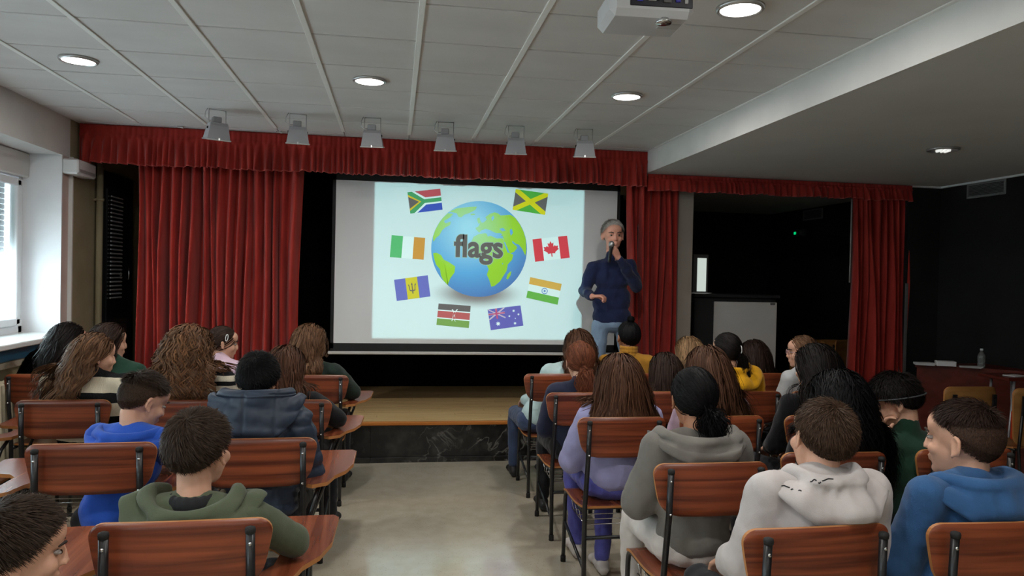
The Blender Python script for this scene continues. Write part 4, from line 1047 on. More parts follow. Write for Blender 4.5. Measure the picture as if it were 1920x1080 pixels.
def hair_mesh(H, R, k, st, col, origin, near):
    rg = np.random.RandomState(st.get('seed', 1)); H = np.array(H)
    cc = H+R @ (np.array([0, -.012, .022])*k); rad = np.array([.078, .097, .092])*k
    style = st['style']; short = style == 'short'
    n = int(st.get('n', (11000 if near else 4200) if short else (2600 if near else 1700))*2.0)
    D = fib(n, rg); keep = D[:, 2] > hairline(D, st.get('low', 0)); D = D[keep]; N = len(D)
    vol = st.get('vol', 1.0)
    root = cc+(D*rad) @ R.T; nrm = D/rad; nrm /= np.linalg.norm(nrm, axis=1)[:, None]; nrm = nrm @ R.T
    V = []; F = []; T = []; nb = 0
    def addr(Pp, w, tint, taper=.35):
        nonlocal nb
        v, f = ribbons(Pp, cc, w, rg, taper); V.append(v); F.append(f+nb); T.append(np.repeat(tint, Pp.shape[1]*2)[:, None]*np.ones((1, 3)) if tint.ndim == 1 else np.repeat(tint, Pp.shape[1]*2, axis=0)); nb += len(v)
    tint = rg.uniform(.55, 1.35, N)
    fade = st.get('fade', None)
    if short:
        L = st.get('len', .035)*k*rg.uniform(.75, 1.15, N)
        crown = np.array(st.get('crown', (0, -.55, .83))); crown = crown/np.linalg.norm(crown)
        flow = D-crown*(D @ crown)[:, None]; flow /= np.linalg.norm(flow, axis=1)[:, None]+1e-6
        sw = np.cross(D, flow)*.5; fl = flow+sw; fl -= D*(np.sum(fl*D, 1))[:, None]; fl = fl @ R.T; fl /= np.linalg.norm(fl, axis=1)[:, None]+1e-6
        lift = st.get('lift', .45)
        if fade is not None:
            g = np.clip((D[:, 2]-fade+.15*(D[:, 1] > .2))/.35, 0, 1); L = L*(.14+.86*g); tt = np.stack([tint*(.9+.35*(1-g)*a) for a in (1.25, 1.1, 1.0)], 1); tint = tt
        L *= np.clip((D[:, 2]-hairline(D, st.get('low', 0)))/.25+.25, .2, 1)
        S_ = 4; P = np.zeros((N, S_, 3)); jit = rg.normal(0, .22, (N, 3)); p = root+nrm*.001
        for i in range(S_):
            P[:, i] = p; d = fl*(1.0+.3*i)+nrm*(lift*(1.2-.5*i))+jit; d[:, 2] -= .10*i; d /= np.linalg.norm(d, axis=1)[:, None]; p = p+d*(L/(S_-1))[:, None]
        addr(P, (.0021 if near else .0038)*k, tint, .5)
    else:
        S_ = 15; L = st.get('len', .38); part = st.get('part', 0.0)
        if style in ('long',):
            lj = rg.uniform(.82, 1.06, N)*L*(1+.0*D[:, 0])
            off = D[:, 0]-part; sgn = np.tanh(off*9)
            loc = np.stack([sgn*.9, -.35-.5*np.abs(D[:, 1]), np.full(N, .05)], 1)
            loc -= D*np.sum(loc*D, 1)[:, None]; d = loc @ R.T; d /= np.linalg.norm(d, axis=1)[:, None]+1e-6
            comb = np.array(st.get('comb', (0, -.12, 0)), float)
            thick = rg.uniform(.003, .028, N)*vol*k; thick0 = thick*np.ones(N)
            ng = st.get('clumps', 70); g = rg.choice(N, ng, replace=False); dd = ((root[:, None, :]-root[None, g, :])**2).sum(2); gi = g[dd.argmin(1)]
            P = np.zeros((N, S_, 3)); p = root.copy(); tg = np.array([0, 0, -1.0])
            back = np.where(D[:, 1] > -.1, 1.0, .3)
            for i in range(S_):
                P[:, i] = p
                s_ = lj/(S_-1)
                d = d*.55+tg*.50+comb*.25*(i > 2)
                if i < 6: d += (R @ np.array([0, -.30, 0]))[None, :]*back[:, None]
                d /= np.linalg.norm(d, axis=1)[:, None]
                q = p+d*s_[:, None]; q = col.push(q, thick0)
                # keep the length of each step
                e = q-p; e /= np.linalg.norm(e, axis=1)[:, None]+1e-9; p = p+e*s_[:, None]; p = col.push(p, thick0)
                d = e
            t = np.linspace(0, 1, S_)[None, :, None]
            P = P+(P[gi]-P)*st.get('clump', .55)*t**1.2
            wv = st.get('wave', 0.004); fr = st.get('freq', 2.2); ph = rg.uniform(0, 6.28, N)[gi]; ph2 = rg.uniform(0, 6.28, N)[gi]
            s_ = np.linspace(0, 1, S_)[None, :]*L/.38
            A = wv*np.minimum(1, s_*2.2)
            P[:, :, 0] += A*np.sin(2*PI*fr*s_+ph[:, None]); P[:, :, 1] += A*.7*np.sin(2*PI*fr*s_+ph2[:, None])
            P += rg.normal(0, .0012, P.shape)*t
            P[:, :, 0] += (D[:, 0]*rad[0])[:, None]*st.get('flare', .25)*(np.linspace(0, 1, S_)**1.5)[None, :]
            cl = rg.uniform(.75, 1.25, N)[gi]; tint = tint*cl
            tips = st.get('tips')
            if tips:
                # lighter ends: extra ribbons colour by strand
                m = rg.rand(N) < .35
                tint = np.stack([np.where(m, tint*c, tint) for c in tips], 1)
            addr(P, (.0042 if near else .0055)*k*st.get('w', 1.0), tint)
        else:   # ponytail or bun: swept to a point, then a tail
            Tt = H+R @ (np.array(st.get('tie', (0, -.115, -.02)))*k)
            uT = ((Tt-cc) @ R)/rad; uT /= np.linalg.norm(uT)
            ph1 = 7; dot = np.clip(D @ uT, -1, 1); om = np.arccos(dot)[:, None]+1e-4
            P = np.zeros((N, ph1+1, 3)); th = rg.uniform(.002, .012, N)*vol*k
            for i in range(ph1+1):
                t = i/ph1; q = (np.sin((1-t)*om)*D+np.sin(t*om)*uT)/np.sin(om); q = q*(rad+(th*(1-t*.5))[:, None]); P[:, i] = cc+q @ R.T
            P[:, -1] = Tt+rg.normal(0, .006*k, (N, 3)); addr(P, (.004 if near else .0055)*k, tint, 0.0)
            nt_ = int(N*.45); L = st.get('len', .16); P = np.zeros((nt_, 12, 3))
            if style == 'tail':
                p = Tt+rg.normal(0, .008*k, (nt_, 3)); sp = rg.normal(0, 1, (nt_, 3)); d = (R @ np.array([0, -1.0, -.1]))[None, :]*np.ones((nt_, 1))+sp*.25
                lj = L*rg.uniform(.7, 1.1, nt_); ph = rg.uniform(0, 6.28, nt_); comb = np.array(st.get('comb', (0, 0, 0)), float)
                for i in range(12):
                    P[:, i] = p; d = d*.62+np.array([0, 0, -.55])+sp*(.08 if i < 4 else -.02)*st.get('spread', 1)+comb*.3; d /= np.linalg.norm(d, axis=1)[:, None]
                    p = p+d*(lj/11)[:, None]; p = col.push(p, np.full(nt_, .004))
                P[:, :, 0] += st.get('wave', .004)*np.sin(np.linspace(0, 9, 12)[None, :]+ph[:, None])
                addr(P, .0045*k, rg.uniform(.6, 1.35, nt_))
            else:
                r = st.get('bun', .034)*k; ax = Tt-cc; ax /= np.linalg.norm(ax); c0 = Tt+ax*r*.6
                h = np.array([0.3, .2, 1.0]); u = np.cross(ax, h); u /= np.linalg.norm(u); w = np.cross(ax, u)
                a0 = rg.uniform(0, 6.28, nt_); rr = rg.uniform(.35, 1, nt_)*r; hh = rg.uniform(-1, 1, nt_)
                for i in range(12):
                    a = a0+i*.42; pr = rr*np.sqrt(np.maximum(.05, 1-hh**2*.8))
                    P[:, i] = c0+(np.cos(a)*pr)[:, None]*u+(np.sin(a)*pr)[:, None]*w+(hh*r*.8)[:, None]*ax
                addr(P, .006*k, rg.uniform(.6, 1.3, nt_))
    # scalp layer under the strands
    cd, cf = sph(36, 26); lowm = cd[:, 2] > hairline(cd, st.get('low', 0))-.02
    cv = cc+(cd*(rad+(.0015 if short else .003)*k)) @ R.T
    cf = [f for f in cf if all(lowm[i] for i in f)]
    Vc = np.concatenate(V+[cv]); F4 = np.concatenate(F)
    me = bpy.data.meshes.new('hair'); nf = len(F4); cq = [f for f in cf if len(f) == 4]; ct = [f for f in cf if len(f) == 3]
    quads = np.concatenate([F4, np.array(cq)+nb]) if cq else F4
    Vc = Vc-np.array(origin)
    me.vertices.add(len(Vc)); me.vertices.foreach_set('co', Vc.ravel())
    tri = (np.array(ct)+nb) if ct else np.zeros((0, 3), int)
    loops = np.concatenate([quads.ravel(), tri.ravel()]).astype(np.int32); me.loops.add(len(loops)); me.loops.foreach_set('vertex_index', loops)
    starts = np.concatenate([np.arange(len(quads))*4, len(quads)*4+np.arange(len(tri))*3]).astype(np.int32)
    me.polygons.add(len(starts)); me.polygons.foreach_set('loop_start', starts)
    me.update(calc_edges=True); me.shade_smooth()
    tc = np.concatenate(T); ctint = np.full((len(cv), 3), .62)
    if fade is not None and short:
        g = np.clip((cd[:, 2]-fade+.15*(cd[:, 1] > .2))/.35, 0, 1); sk = st.get('fadecol', (3.2, 2.6, 2.4)); ctint = (.62*g)[:, None]+((1-g)[:, None])*np.array(sk)
    ctint = ctint*(1.3 if hair_light(st) else 1.0); allc = np.concatenate([tc, ctint]); a = me.color_attributes.new('tint', 'FLOAT_COLOR', 'POINT')
    a.data.foreach_set('color', np.concatenate([allc, np.ones((len(allc), 1))], 1).ravel().astype(np.float32))
    return me
HC = dict(black=s2l((13, 12, 14)), nearblack=s2l((24, 19, 18)), dark=s2l((52, 38, 32)), brown=s2l((78, 52, 38)), light=s2l((100, 72, 52)), auburn=s2l((108, 62, 42)), fair=s2l((150, 118, 86)), boy=s2l((54, 41, 32)), boybrown=s2l((66, 49, 37)), grey=s2l((205, 200, 194)))
m_eye = mat('eye_white', (.34, .31, .29), .6, spec=.2); m_iris = mat('iris_brown', (.05, .025, .012), .2); m_brow = mat('brow_dark', (.03, .02, .015), .8)
def face_parts(root, P, R, k, brow=m_brow, open_=True):
    for s in (-1, 1):
        b = Blob().ell(P(s*.030, .0775, .003)-np.array(root.location), np.array([.0115, .0100, .0056])*k, R, fine=True)
        e = bpy.data.meshes.new('eye'); e.from_pydata(b.v[0].tolist(), [], b.f); e.shade_smooth(); eo = link('eye', e, m_eye, root)
        b = Blob().ell(P(s*.030, .0850, .003)-np.array(root.location), np.array([.0058, .0042, .0060])*k, R)
        e = bpy.data.meshes.new('iris'); e.from_pydata(b.v[0].tolist(), [], b.f); link('iris', e, m_iris, eo)
        MB().tube([P(s*.014, .094, .022)-np.array(root.location), P(s*.032, .092, .028)-np.array(root.location), P(s*.050, .076, .022)-np.array(root.location)], [.0035*k, .004*k, .002*k], 6).build('eyebrow', brow, root)
lipm = mat('lip_pink', s2l((170, 96, 88)), .5)

def hood_mesh(c0, Rh, org, top):
    g = dict(rin=.070, rc=.092, ro=.135, drop=.11, zc=.0, side=.035, open=2.35, tilt=0.0, wx=1.12, fold=.011, seed=1); g.update(top.get('hood', {})); g['zc'] += .022; g['rc'] += .006; g['ro'] += .012
    nT, nP = (110, 60) if top.get('quilt') else (72, 26); V = []
    for i in range(nT+1):
        th = -g['open']+2*g['open']*i/nT; c = math.cos(th); b = max(0.0, c); end = min(1, (g['open']-abs(th))/.5)**.5 if abs(th) < g['open'] else 0
        zc = g['zc']+g['side']*(1-c)/2*1.6-.05*max(0, -c)-.02*(1-end); dr = (.035+g['drop']*b**1.1)
        # closed section: neck side, crest, outer side, hem, underside
        sec = [(g['rin']-.004, zc-.045), (g['rin'], zc-.02), (g['rin']+.006, zc-.002), (g['rc']-.010, zc+.010), (g['rc']+.004, zc+.008), (g['rc']+.016, zc-.006), (g['rc']+.019, zc-.018),
               (g['rc']+.014, zc-.026), (g['rc']+.022, zc-.040*(.3+b)), ((g['rc']+g['ro'])/2+.012, zc-dr*.45), (g['ro'], zc-dr*.75), (g['ro']+.004, zc-dr*.92), (g['ro']-.012, zc-dr), (g['ro']-.035, zc-dr*.96), (g['rin']+.01, zc-dr*.7)]
        # resample to nP points
        P = np.array(sec); t = np.linspace(0, len(P)-1, nP); k = np.floor(t).astype(int).clip(0, len(P)-2); f = (t-k)[:, None]; P = P[k]*(1-f)+P[k+1]*f
        rmid = g['rin']*.7+.3*g['ro']
        for m, (r, z) in enumerate(P):
            v = m/nP; out = max(0, math.sin(PI*min(1, max(0, (v-.28)/.6))))
            n_ = mnoise.noise(Vector((th*1.6+g['seed']*7, v*3.2+th*.9, g['seed'])))+.5*mnoise.noise(Vector((th*4.5, v*6+th*2, g['seed']*3)))
            r2 = r+out*g['fold']*n_*1.6+out*g['fold']*.6*math.sin(th*5+v*9+g['seed']); r2 = rmid+(r2-rmid)*(.35+.65*end)
            V.append(c0+Rh @ np.array([g['wx']*r2*math.sin(th), -r2*c-.006+g['tilt']*b*(-z), z+.004*n_*out])-org)
    F = [(i*nP+m, i*nP+(m+1) % nP, (i+1)*nP+(m+1) % nP, (i+1)*nP+m) for i in range(nT) for m in range(nP)]
    F += [tuple(range(nP))[::-1], tuple(nT*nP+m for m in range(nP))]
    me = bpy.data.meshes.new('hood'); me.from_pydata([tuple(v) for v in V], [], F)
    bm = bmesh.new(); bm.from_mesh(me); bmesh.ops.recalc_face_normals(bm, faces=bm.faces)
    for _ in range(2): bmesh.ops.smooth_vert(bm, verts=bm.verts, factor=.4, use_axis_x=True, use_axis_y=True, use_axis_z=True)
    bm.to_mesh(me); bm.free(); me.shade_smooth(); return me
def clampback(me, jd, org, gap=.018):
    cy = jd.get('back')
    if cy is None: return
    n = len(me.vertices); v = np.zeros(n*3); me.vertices.foreach_get('co', v); v = v.reshape(-1, 3)
    lim = cy+gap-org[1]; m = (v[:, 2] < .925) & (v[:, 2] > .50) & (v[:, 1] < lim)
    f = np.clip((.925-v[:, 2])/.03, 0, 1); v[m, 1] = (v[:, 1]*(1-f)+lim*f)[m]+.10*(v[m, 1]-lim)*(1-f[m])
    me.vertices.foreach_set('co', v.ravel()); me.update()
def quilt(me, top):
    if not top.get('quilt'): return
    n = len(me.vertices); v = np.zeros(n*3); me.vertices.foreach_get('co', v); v = v.reshape(-1, 3)
    nn = np.zeros(n*3); me.vertices.foreach_get('normal', nn); nn = nn.reshape(-1, 3)
    h = np.abs(np.sin(PI*(v[:, 2]+.02*np.sin(v[:, 0]*9))/top['quilt']))**.45; h = np.minimum(h, 1-.9*np.exp(-((np.abs(v[:, 0])-.065)/.007)**2)); v += nn*(.012*(h-.8))[:, None]*(1-np.abs(nn[:, 2:3])*.7)
    me.vertices.foreach_set('co', v.ravel()); me.update()
def figure(label, jd, skin, hair, top, pants, shoes, near, k, face=False, group='pupils sitting and watching', extras=None):
    """jd: joints in world metres. Builds body (skin) with clothing and hair as children."""
    H, R = np.array(jd['H']), jd['R']; org = np.array([jd['pel'][0], jd['pel'][1], 0.0])
    global jd0
    if top.get('keep'): jd0 = (jd['Sl']+jd['Sr'])/2
    vx = .0062 if near else .0085
    sw = jd['Sr']-jd['Sl']; F = jd['F']; X = np.array([F[1], -F[0], 0]); Rt = np.array([X, F, np.array([0, 0, 1.0])]).T
    N0 = H+R @ (np.array([0, -.022, -.06])*k); N1 = (jd['Sl']+jd['Sr'])/2+np.array([0, 0, .015])
    # body
    B = Blob(); P = head_prims(B, H, R, k); nr = .047*k
    B.cap(N0, N1, nr, nr*1.12); ch = jd['chest']; pel = jd['pel']
    B.ell(ch, (.085, .06, .13), Rt); B.cap(ch, pel, .06, .07); B.cap(jd['Sl']*.8+jd['Sr']*.2, jd['Sr']*.8+jd['Sl']*.2, .04)
    for s in 'lr':
        B.chain([jd['S'+s], jd['E'+s], jd['W'+s]], [.034, .030, .024*k])
        B.chain([jd['hip'+s], jd['K'+s], jd['A'+s]], [.045, .04, .032])
        B.cap(jd['A'+s], jd['A'+s]+jd['toe']*.08-np.array([0, 0, .03]), .026, .02)
        hd = jd.get('hand'+s) or ((F*.8+np.array([0, 0, -.5])), np.array([0, 0, -1.0])-F*.6, .5)
        hand_prims(B, jd['W'+s], hd[0], hd[1], 1 if s == 'r' else -1, k*.93, hd[2])
    me = B.remesh('person', vx, 2, .55 if near else .7, origin=org); body = bpy.data.objects.new('person', me); COL.objects.link(body); me.materials.append(skin)
    body.location = org; tag(body, label, 'person', group)
    if face: face_parts(body, P, R, k, brow=face if not isinstance(face, bool) else m_brow)
    # top
    kind = top.get('kind', 'plain'); pf = top.get('puff', .012); tm = top['mat']
    B = Blob(); wd = np.linalg.norm(sw)/2
    bf = top.get('belly', .80); B.ell(pel+np.array([0, 0, .05]), (wd*bf+pf, .105+pf, .12), Rt); B.ell(pel*.5+ch*.5, (wd*bf+pf, .10+pf, .16), Rt)
    B.ell(ch, (wd*.88+pf, .108+pf, .15), Rt); B.ell(ch+np.array([0, 0, .085]), (wd*.98, .085+pf*.6, .075), Rt)
    B.cap(jd['Sl'], jd['Sr'], .046+pf*.7, .046+pf*.7); B.cap(N1+np.array([0, 0, -.01]), N1*.40+N0*.60 if kind in ('plain', 'turtle') else N1*.9+N0*.1, .062+pf*.3, .054+pf*.2)
    for s in 'lr':
        B.cap(N1+np.array([0, 0, .022]), jd['S'+s], .052+pf*.3, .046+pf*.6)
        B.chain([jd['S'+s], jd['E'+s], jd['W'+s]+(jd['E'+s]-jd['W'+s])*.06], [.048+pf, .043+pf*1.2, .034+pf*.5])
        wv = (jd['E'+s]-jd['W'+s]); wv = wv/np.linalg.norm(wv)
        B.ell(jd['E'+s]*.4+jd['W'+s]*.6, (.044+pf,)*3); B.cap(jd['W'+s]+wv*.02, jd['W'+s]+wv*.05, .034, .036)
    dsp = top.get('disp', [(.12, .020), (.04, .005)])
    garment = B.remesh('top', .009 if near else .012, 16, None, dsp, origin=org)
    clampback(garment, jd, org, .052); quilt(garment, top)
    g = link(top.get('name', 'sweatshirt'), garment, tm, body)
    if kind in ('hood', 'puffer', 'jacket'):
        hd_ = hood_mesh(N1*.62+N0*.38, Rt, org, top)
        clampback(hd_, jd, org, .046); quilt(hd_, top)
        h = link('hood', hd_, top.get('hoodmat', tm), g)
    if top.get('tee'):
        B = Blob()
        for th in np.linspace(0, 2*PI, 17): B.ell(N1*.62+N0*.38+Rt @ np.array([.060*math.cos(th), .060*math.sin(th), -.012]), (.017, .017, .030))
        link('shirt_collar', B.remesh('shirt_collar', .006, 3, None, None, origin=org), top['tee'], g)
    if kind == 'turtle':
        B = Blob()
        for th in np.linspace(0, 2*PI, 17):
            for dz in (.0, .03, .055): B.ell(N1*.35+N0*.65+Rt @ np.array([.056*k*math.cos(th), .056*k*math.sin(th), dz-.03]), (.014, .014, .016))
        link('roll_collar', B.remesh('roll_collar', .006, 3, None, None, origin=org), tm, g)
    # trousers and shoes
    B = Blob(); B.ell(pel+np.array([0, 0, -.01]), (.155*top.get('w', 1), .112, .085), Rt)
    for s in 'lr':
        B.chain([jd['hip'+s], jd['K'+s], jd['A'+s]+np.array([0, 0, .03])], [.082, .062, .047]); 
    link('trousers', B.remesh('trousers', .011, 3, None, [(.07, .015)], origin=org), pants, body)
    for s in 'lr':
        a = jd['A'+s]; t = jd['toe']; B = Blob(); zf = a[2]-.075
        f0 = np.array([a[0], a[1], zf])
        B.cap(f0+np.array([0, 0, .055])-t*.01, f0+np.array([0, 0, .035])+t*.05, .038, .036); B.cap(f0+np.array([0, 0, .036])-t*.03, f0+np.array([0, 0, .034])+t*.13, .034, .032); B.ell(f0+np.array([0, 0, .030])+t*.14, (.042, .042, .028))
        me2 = B.remesh('shoe', .008, 2, None, None, origin=org)
        zz = np.array([v.co.z for v in me2.vertices]).min()
        sh = link('shoe', me2, shoes, body)
        for v in me2.vertices:
            if v.co.z < zf+.010: v.co.z = zf+.004
    # hair
    if hair:
        col = Col_(); cc = H+R @ (np.array([0, -.012, .022])*k); col.add(cc, np.array([.076, .095, .089])*k, R); col.add(P(0, .03, -.035), np.array([.060, .060, .075])*k, R)
        col.add(N0*.5+N1*.5, (.058, .058, .09)); col.add(ch, (wd*.88+pf+.006, .108+pf+.008, .17), Rt); col.add(ch+np.array([0, 0, .10]), (wd*.85+.01, .085+pf+.012, .09), Rt)
        for s in 'lr': col.add(jd['S'+s], (.066+pf,)*3); col.add(jd['S'+s]*.5+N1*.5, (.07+pf*.5,)*3)
        for s in 'lr': col.add(jd['S'+s]*.5+jd['E'+s]*.5, (.06+pf, .06+pf, .14))
        if jd.get('backplane') is not None: pass
        hm = hair_mesh(H, R, k, hair, col, org, near); clampback(hm, jd, org, .040)
        ho = link('hair', hm, hairmat(hair['col'], HC[hair['col']]), body); ho['kind'] = 'stuff'
        if hair.get('clip'):
            cx_, cy_, cz_ = hair['clip']; q = P(cx_, cy_, cz_)-org
            ring = [q+R @ np.array([.0, .008*math.cos(a)*k, .024*math.sin(a)*k]) for a in np.linspace(0, 2*PI, 13)]
            MB().tube(ring, .0030, 6, cap=False).build('hair_clip', mat('clip_white', (.8, .8, .78), .3), body)
        if hair.get('band'):
            ring = [cc-org+R @ (np.array([.096*math.cos(a), .116*math.sin(a)*1.0, hair['band']+.030*math.sin(a)])*k) for a in np.linspace(0, 2*PI, 33)]
            MB().tube(ring, .0035, 8, cap=False).build('headband', mat('band_grey', (.05, .055, .06), .5), body)
        if hair['style'] in ('tail',):
            Tt = H+R @ (np.array(hair.get('tie', (0, -.115, -.02)))*k)-org
            ring = [Tt+R @ np.array([.014*k*math.cos(a), -.004, .014*k*math.sin(a)]) for a in np.linspace(0, 2*PI, 13)]
            MB().tube(ring, .0045, 6, cap=False).build('hair_tie', mat('tie_dark', (.01, .01, .012), .6), body)
    if extras: extras(body, P, R, k, org)
    return body
def seated(label, hx, hy, hz, k, yaw, pitch, roll, cx, cy, skin, hair, top, pants, shoes=None, near=False, arms='lap', face=False, body_yaw=0.0, shrug=0.0, sws=1.0, extras=None, drop=.158, elb=(.045, .045)):
    """cx, cy: middle of the chair's backrest. hx, hy, hz: centre of the head"""
    by = math.radians(body_yaw); F = np.array([-math.sin(by), math.cos(by), 0]); X = np.array([F[1], -F[0], 0]); Z = np.array([0, 0, 1.0])
    H = np.array([hx, hy, hz]); pel = np.array([cx, cy+.205, .525])
    kk = k; sz = hz-drop*kk+shrug; base = np.array([hx*.72+cx*.28, 0, 0])
    ysh = min(hy-.02, max(hy-.05, cy+.15)) if arms != 'lean' else hy-.08
    ysh = max(ysh, cy+.155)
    mid = np.array([base[0], ysh, sz]); s2 = .150*kk*sws
    jd = dict(H=H, R=rotm(yaw, pitch, roll), F=F, pel=pel, chest=np.array([mid[0]*.75+cx*.25, ysh*.8+pel[1]*.2+.0, sz-.115]), toe=F.copy(), back=cy)
    jd['Sl'] = mid-X*s2-Z*.02; jd['Sr'] = mid+X*s2-Z*.02
    jd['El'] = jd['Sl']-X*elb[0]+F*.06-Z*.235; jd['Er'] = jd['Sr']+X*elb[1]+F*.06-Z*.235
    jd['El'][2] = max(jd['El'][2], .62); jd['Er'][2] = max(jd['Er'][2], .62)
    jd['Wl'] = pel-X*.07+F*.27+Z*.115; jd['Wr'] = pel+X*.07+F*.27+Z*.115
    if arms == 'tablet':
        jd['Er'] = jd['Sr']+X*.10+F*.13-Z*.20; jd['Er'][2] = max(jd['Er'][2], .755); jd['Wr'] = np.array([cx, cy, 0])+X*.10+F*.50+Z*.735
        jd['Wl'] = np.array([cx, cy, 0])+X*.02+F*.47+Z*.76; jd['El'] = jd['Sl']-X*.05+F*.12-Z*.21
        jd['handl'] = (X*.6+F*.5, -Z, .2); jd['handr'] = (F*.8-X*.4, -Z, .2)
    if arms == 'chin':
        jd['El'] = np.array([hx, 0, 0])-X*.13+np.array([0, hy+.14, hz-.33]); jd['Wl'] = H+jd['R'] @ np.array([-.055, .125, -.13]); jd['handl'] = (np.array([.1, -.10, 1.0]), np.array([.6, -.6, 0]), .55)
    jd['hipl'] = pel-X*.085; jd['hipr'] = pel+X*.085
    jd['Kl'] = pel-X*.115+F*.40-Z*.015; jd['Kr'] = pel+X*.115+F*.40-Z*.015
    jd['Al'] = pel-X*.12+F*.40; jd['Ar'] = pel+X*.12+F*.40; jd['Al'][2] = jd['Ar'][2] = .08
    if arms == 'tucked':
        jd['Al'] = pel-X*.10+F*.33; jd['Ar'] = pel-X*.02+F*.08; jd['Al'][2] = jd['Ar'][2] = .08; jd['Kr'] = pel+X*.07+F*.36-Z*.03
    return figure(label, jd, skin, hair, top, pants, shoes or m_shoe, near, k, face, extras=extras)
m_shoe = mat('shoe_dark', (.02, .02, .022), .6); m_shoew = varied('shoe_white', (.55, .5, .48), (.62, .58, .55), (9, 9, 9), .6)
jeans = fabric('jeans', s2l((66, 80, 110))); dkp = fabric('dark_trousers', s2l((34, 34, 38)))
def W_(px, py, Y): p = atY(px, py, Y); return p[0], Y, p[2]
#ROSTER
def top(m, **kw): d = dict(mat=m); d.update(kw); return d
def hs(style, col, **kw): d = dict(style=style, col=col); d.update(kw); return d
SHORT = [(.09, .022), (.03, .006)]
cream_wide = striped('knit_wide', s2l((205, 192, 168)), s2l((24, 24, 26)), .135, .42, .05)
cream_thin = striped('knit_thin', s2l((205, 196, 176)), s2l((26, 26, 28)), .052, .45, .0)
w1 = fabric('white_top', s2l((200, 202, 204))); navy = fabric('navy', s2l((40, 44, 66))); blk = fabric('black', s2l((26, 26, 30)))
green = fabric('bottle_green', s2l((36, 66, 52))); dgreen = fabric('dark_green', s2l((40, 52, 46))); royal = fabric('royal_blue', s2l((44, 86, 184)))
olive = fabric('olive', s2l((86, 94, 74))); puff = varied('puffer_navy', s2l((34, 44, 60)), s2l((44, 56, 74)), (6, 6, 6), .5, .3, 60, spec=.4)
mint = fabric('mint', s2l((190, 214, 214))); mustard = fabric('mustard', s2l((190, 136, 50))); lilac = fabric('lilac', s2l((160, 158, 200))); purple = fabric('purple', s2l((92, 92, 170)))
greyj = fabric('grey_jacket', s2l((122, 118, 112))); palegrey = fabric('pale_grey', s2l((198, 190, 188))); denim = fabric('denim_blue', s2l((54, 92, 138)))
yellow = fabric('yellow', s2l((226, 164, 24))); coral = fabric('coral', s2l((200, 92, 82))); pinkw = fabric('pale_pink', s2l((214, 184, 200))); cream = fabric('cream_trousers', s2l((214, 206, 200)))

# ---- left block
seated('girl with long dark hair and white top by the window, looking right', *W_(130, 640, 5.36), 1.02, -55, 5, 0, -2.10, 5.17, sk_fair, hs('long', 'nearblack', len=.42, seed=2, comb=(-.55, -.12, 0), wave=.012, vol=.8), top(w1, puff=.02), jeans, body_yaw=-15, sws=1.2, drop=.14)
seated('girl with dark hair and dark green top beside the wooden cabinet', *W_(206, 642, 5.36), 1.02, -58, 5, 0, -1.69, 5.17, sk_fair, hs('long', 'dark', len=.30, seed=3), top(green), dkp, body_yaw=-15)
seated('girl in profile with a white hair clip and pink top before the curtain', *W_(418, 643, 5.36), .98, -72, 8, 0, -1.12, 5.15, sk_fair, hs('tail', 'dark', len=.15, seed=4, vol=.7, clip=(.088, .01, .045), tie=(.01, -.11, -.06)), top(pinkw), jeans, face=True, body_yaw=-20)
seated('girl with light brown bob and dark green sweatshirt on the left aisle', *W_(583, 645, 5.36), 1.06, -32, 0, 0, -.535, 5.14, sk_fair, hs('long', 'light', len=.25, seed=5, wave=.012, vol=1.2), top(dgreen, puff=.02), dkp, arms='tablet', body_yaw=-8)
seated('girl with long light brown hair in a wide-striped cream and black jumper', *W_(178, 668, 4.36), 1.02, -52, 6, 0, -1.64, 4.16, sk_fair, hs('long', 'light', len=.38, seed=6, comb=(-.50, -.16, 0), wave=.016, vol=.9, tips=(1.15, 1.1, 1.0)), top(cream_wide, puff=.03, name='jumper'), dkp, face=False, body_yaw=-10, sws=1.30, drop=.13)
seated('girl with big curly light brown hair in a thin-striped top', *W_(358, 658, 4.36), 1.04, -22, 0, 0, -1.08, 4.15, sk_fair, hs('long', 'light', len=.40, seed=7, wave=.024, freq=3.2, vol=1.6, clumps=110, clump=.75, tips=(1.35, 1.2, 1.0), n=2600), top(cream_thin, puff=.02, name='jumper'), dkp, body_yaw=-8, sws=1.30, drop=.14)
seated('girl with long straight brown hair and black top on the left aisle', *W_(537, 690, 4.36), 1.02, -22, 3, 4, -.564, 4.13, sk_fair, hs('long', 'brown', len=.40, seed=8, comb=(.12, -.1, 0), wave=.008, tips=(1.2, 1.1, 1.0)), top(blk, puff=.015), dkp, arms='tablet', body_yaw=-10)
seated('boy with faded dark haircut in a royal blue hoodie, head bowed', *W_(268, 752, 3.42), 1.04, -48, 24, 0, -1.17, 3.12, sk_fair, hs('short', 'boy', len=.045, fade=.30, seed=9, lift=.35, fadecol=(1.6, 1.45, 1.35)), top(royal, kind='hood', hood=dict(rin=.078, rc=.10, ro=.14, drop=.08, zc=-.035, side=.02, seed=3, wx=1.3)), dkp, near=True, face=True, body_yaw=-18, arms='tablet', drop=.13)
seated('boy with short black hair in a navy puffer jacket with big hood', *W_(485, 712, 3.42), 1.02, -4, 8, 0, -.556, 3.17, sk_tan, hs('short', 'black', len=.034, seed=10, lift=.4), top(puff, kind='puffer', puff=.034, hood=dict(rin=.085, rc=.120, ro=.165, drop=.19, zc=.075, side=-.01, seed=4, fold=.006, wx=1.15), name='puffer_jacket', quilt=.068, disp=[(.10, .035), (.035, .008)]), dkp, near=True, sws=1.05)
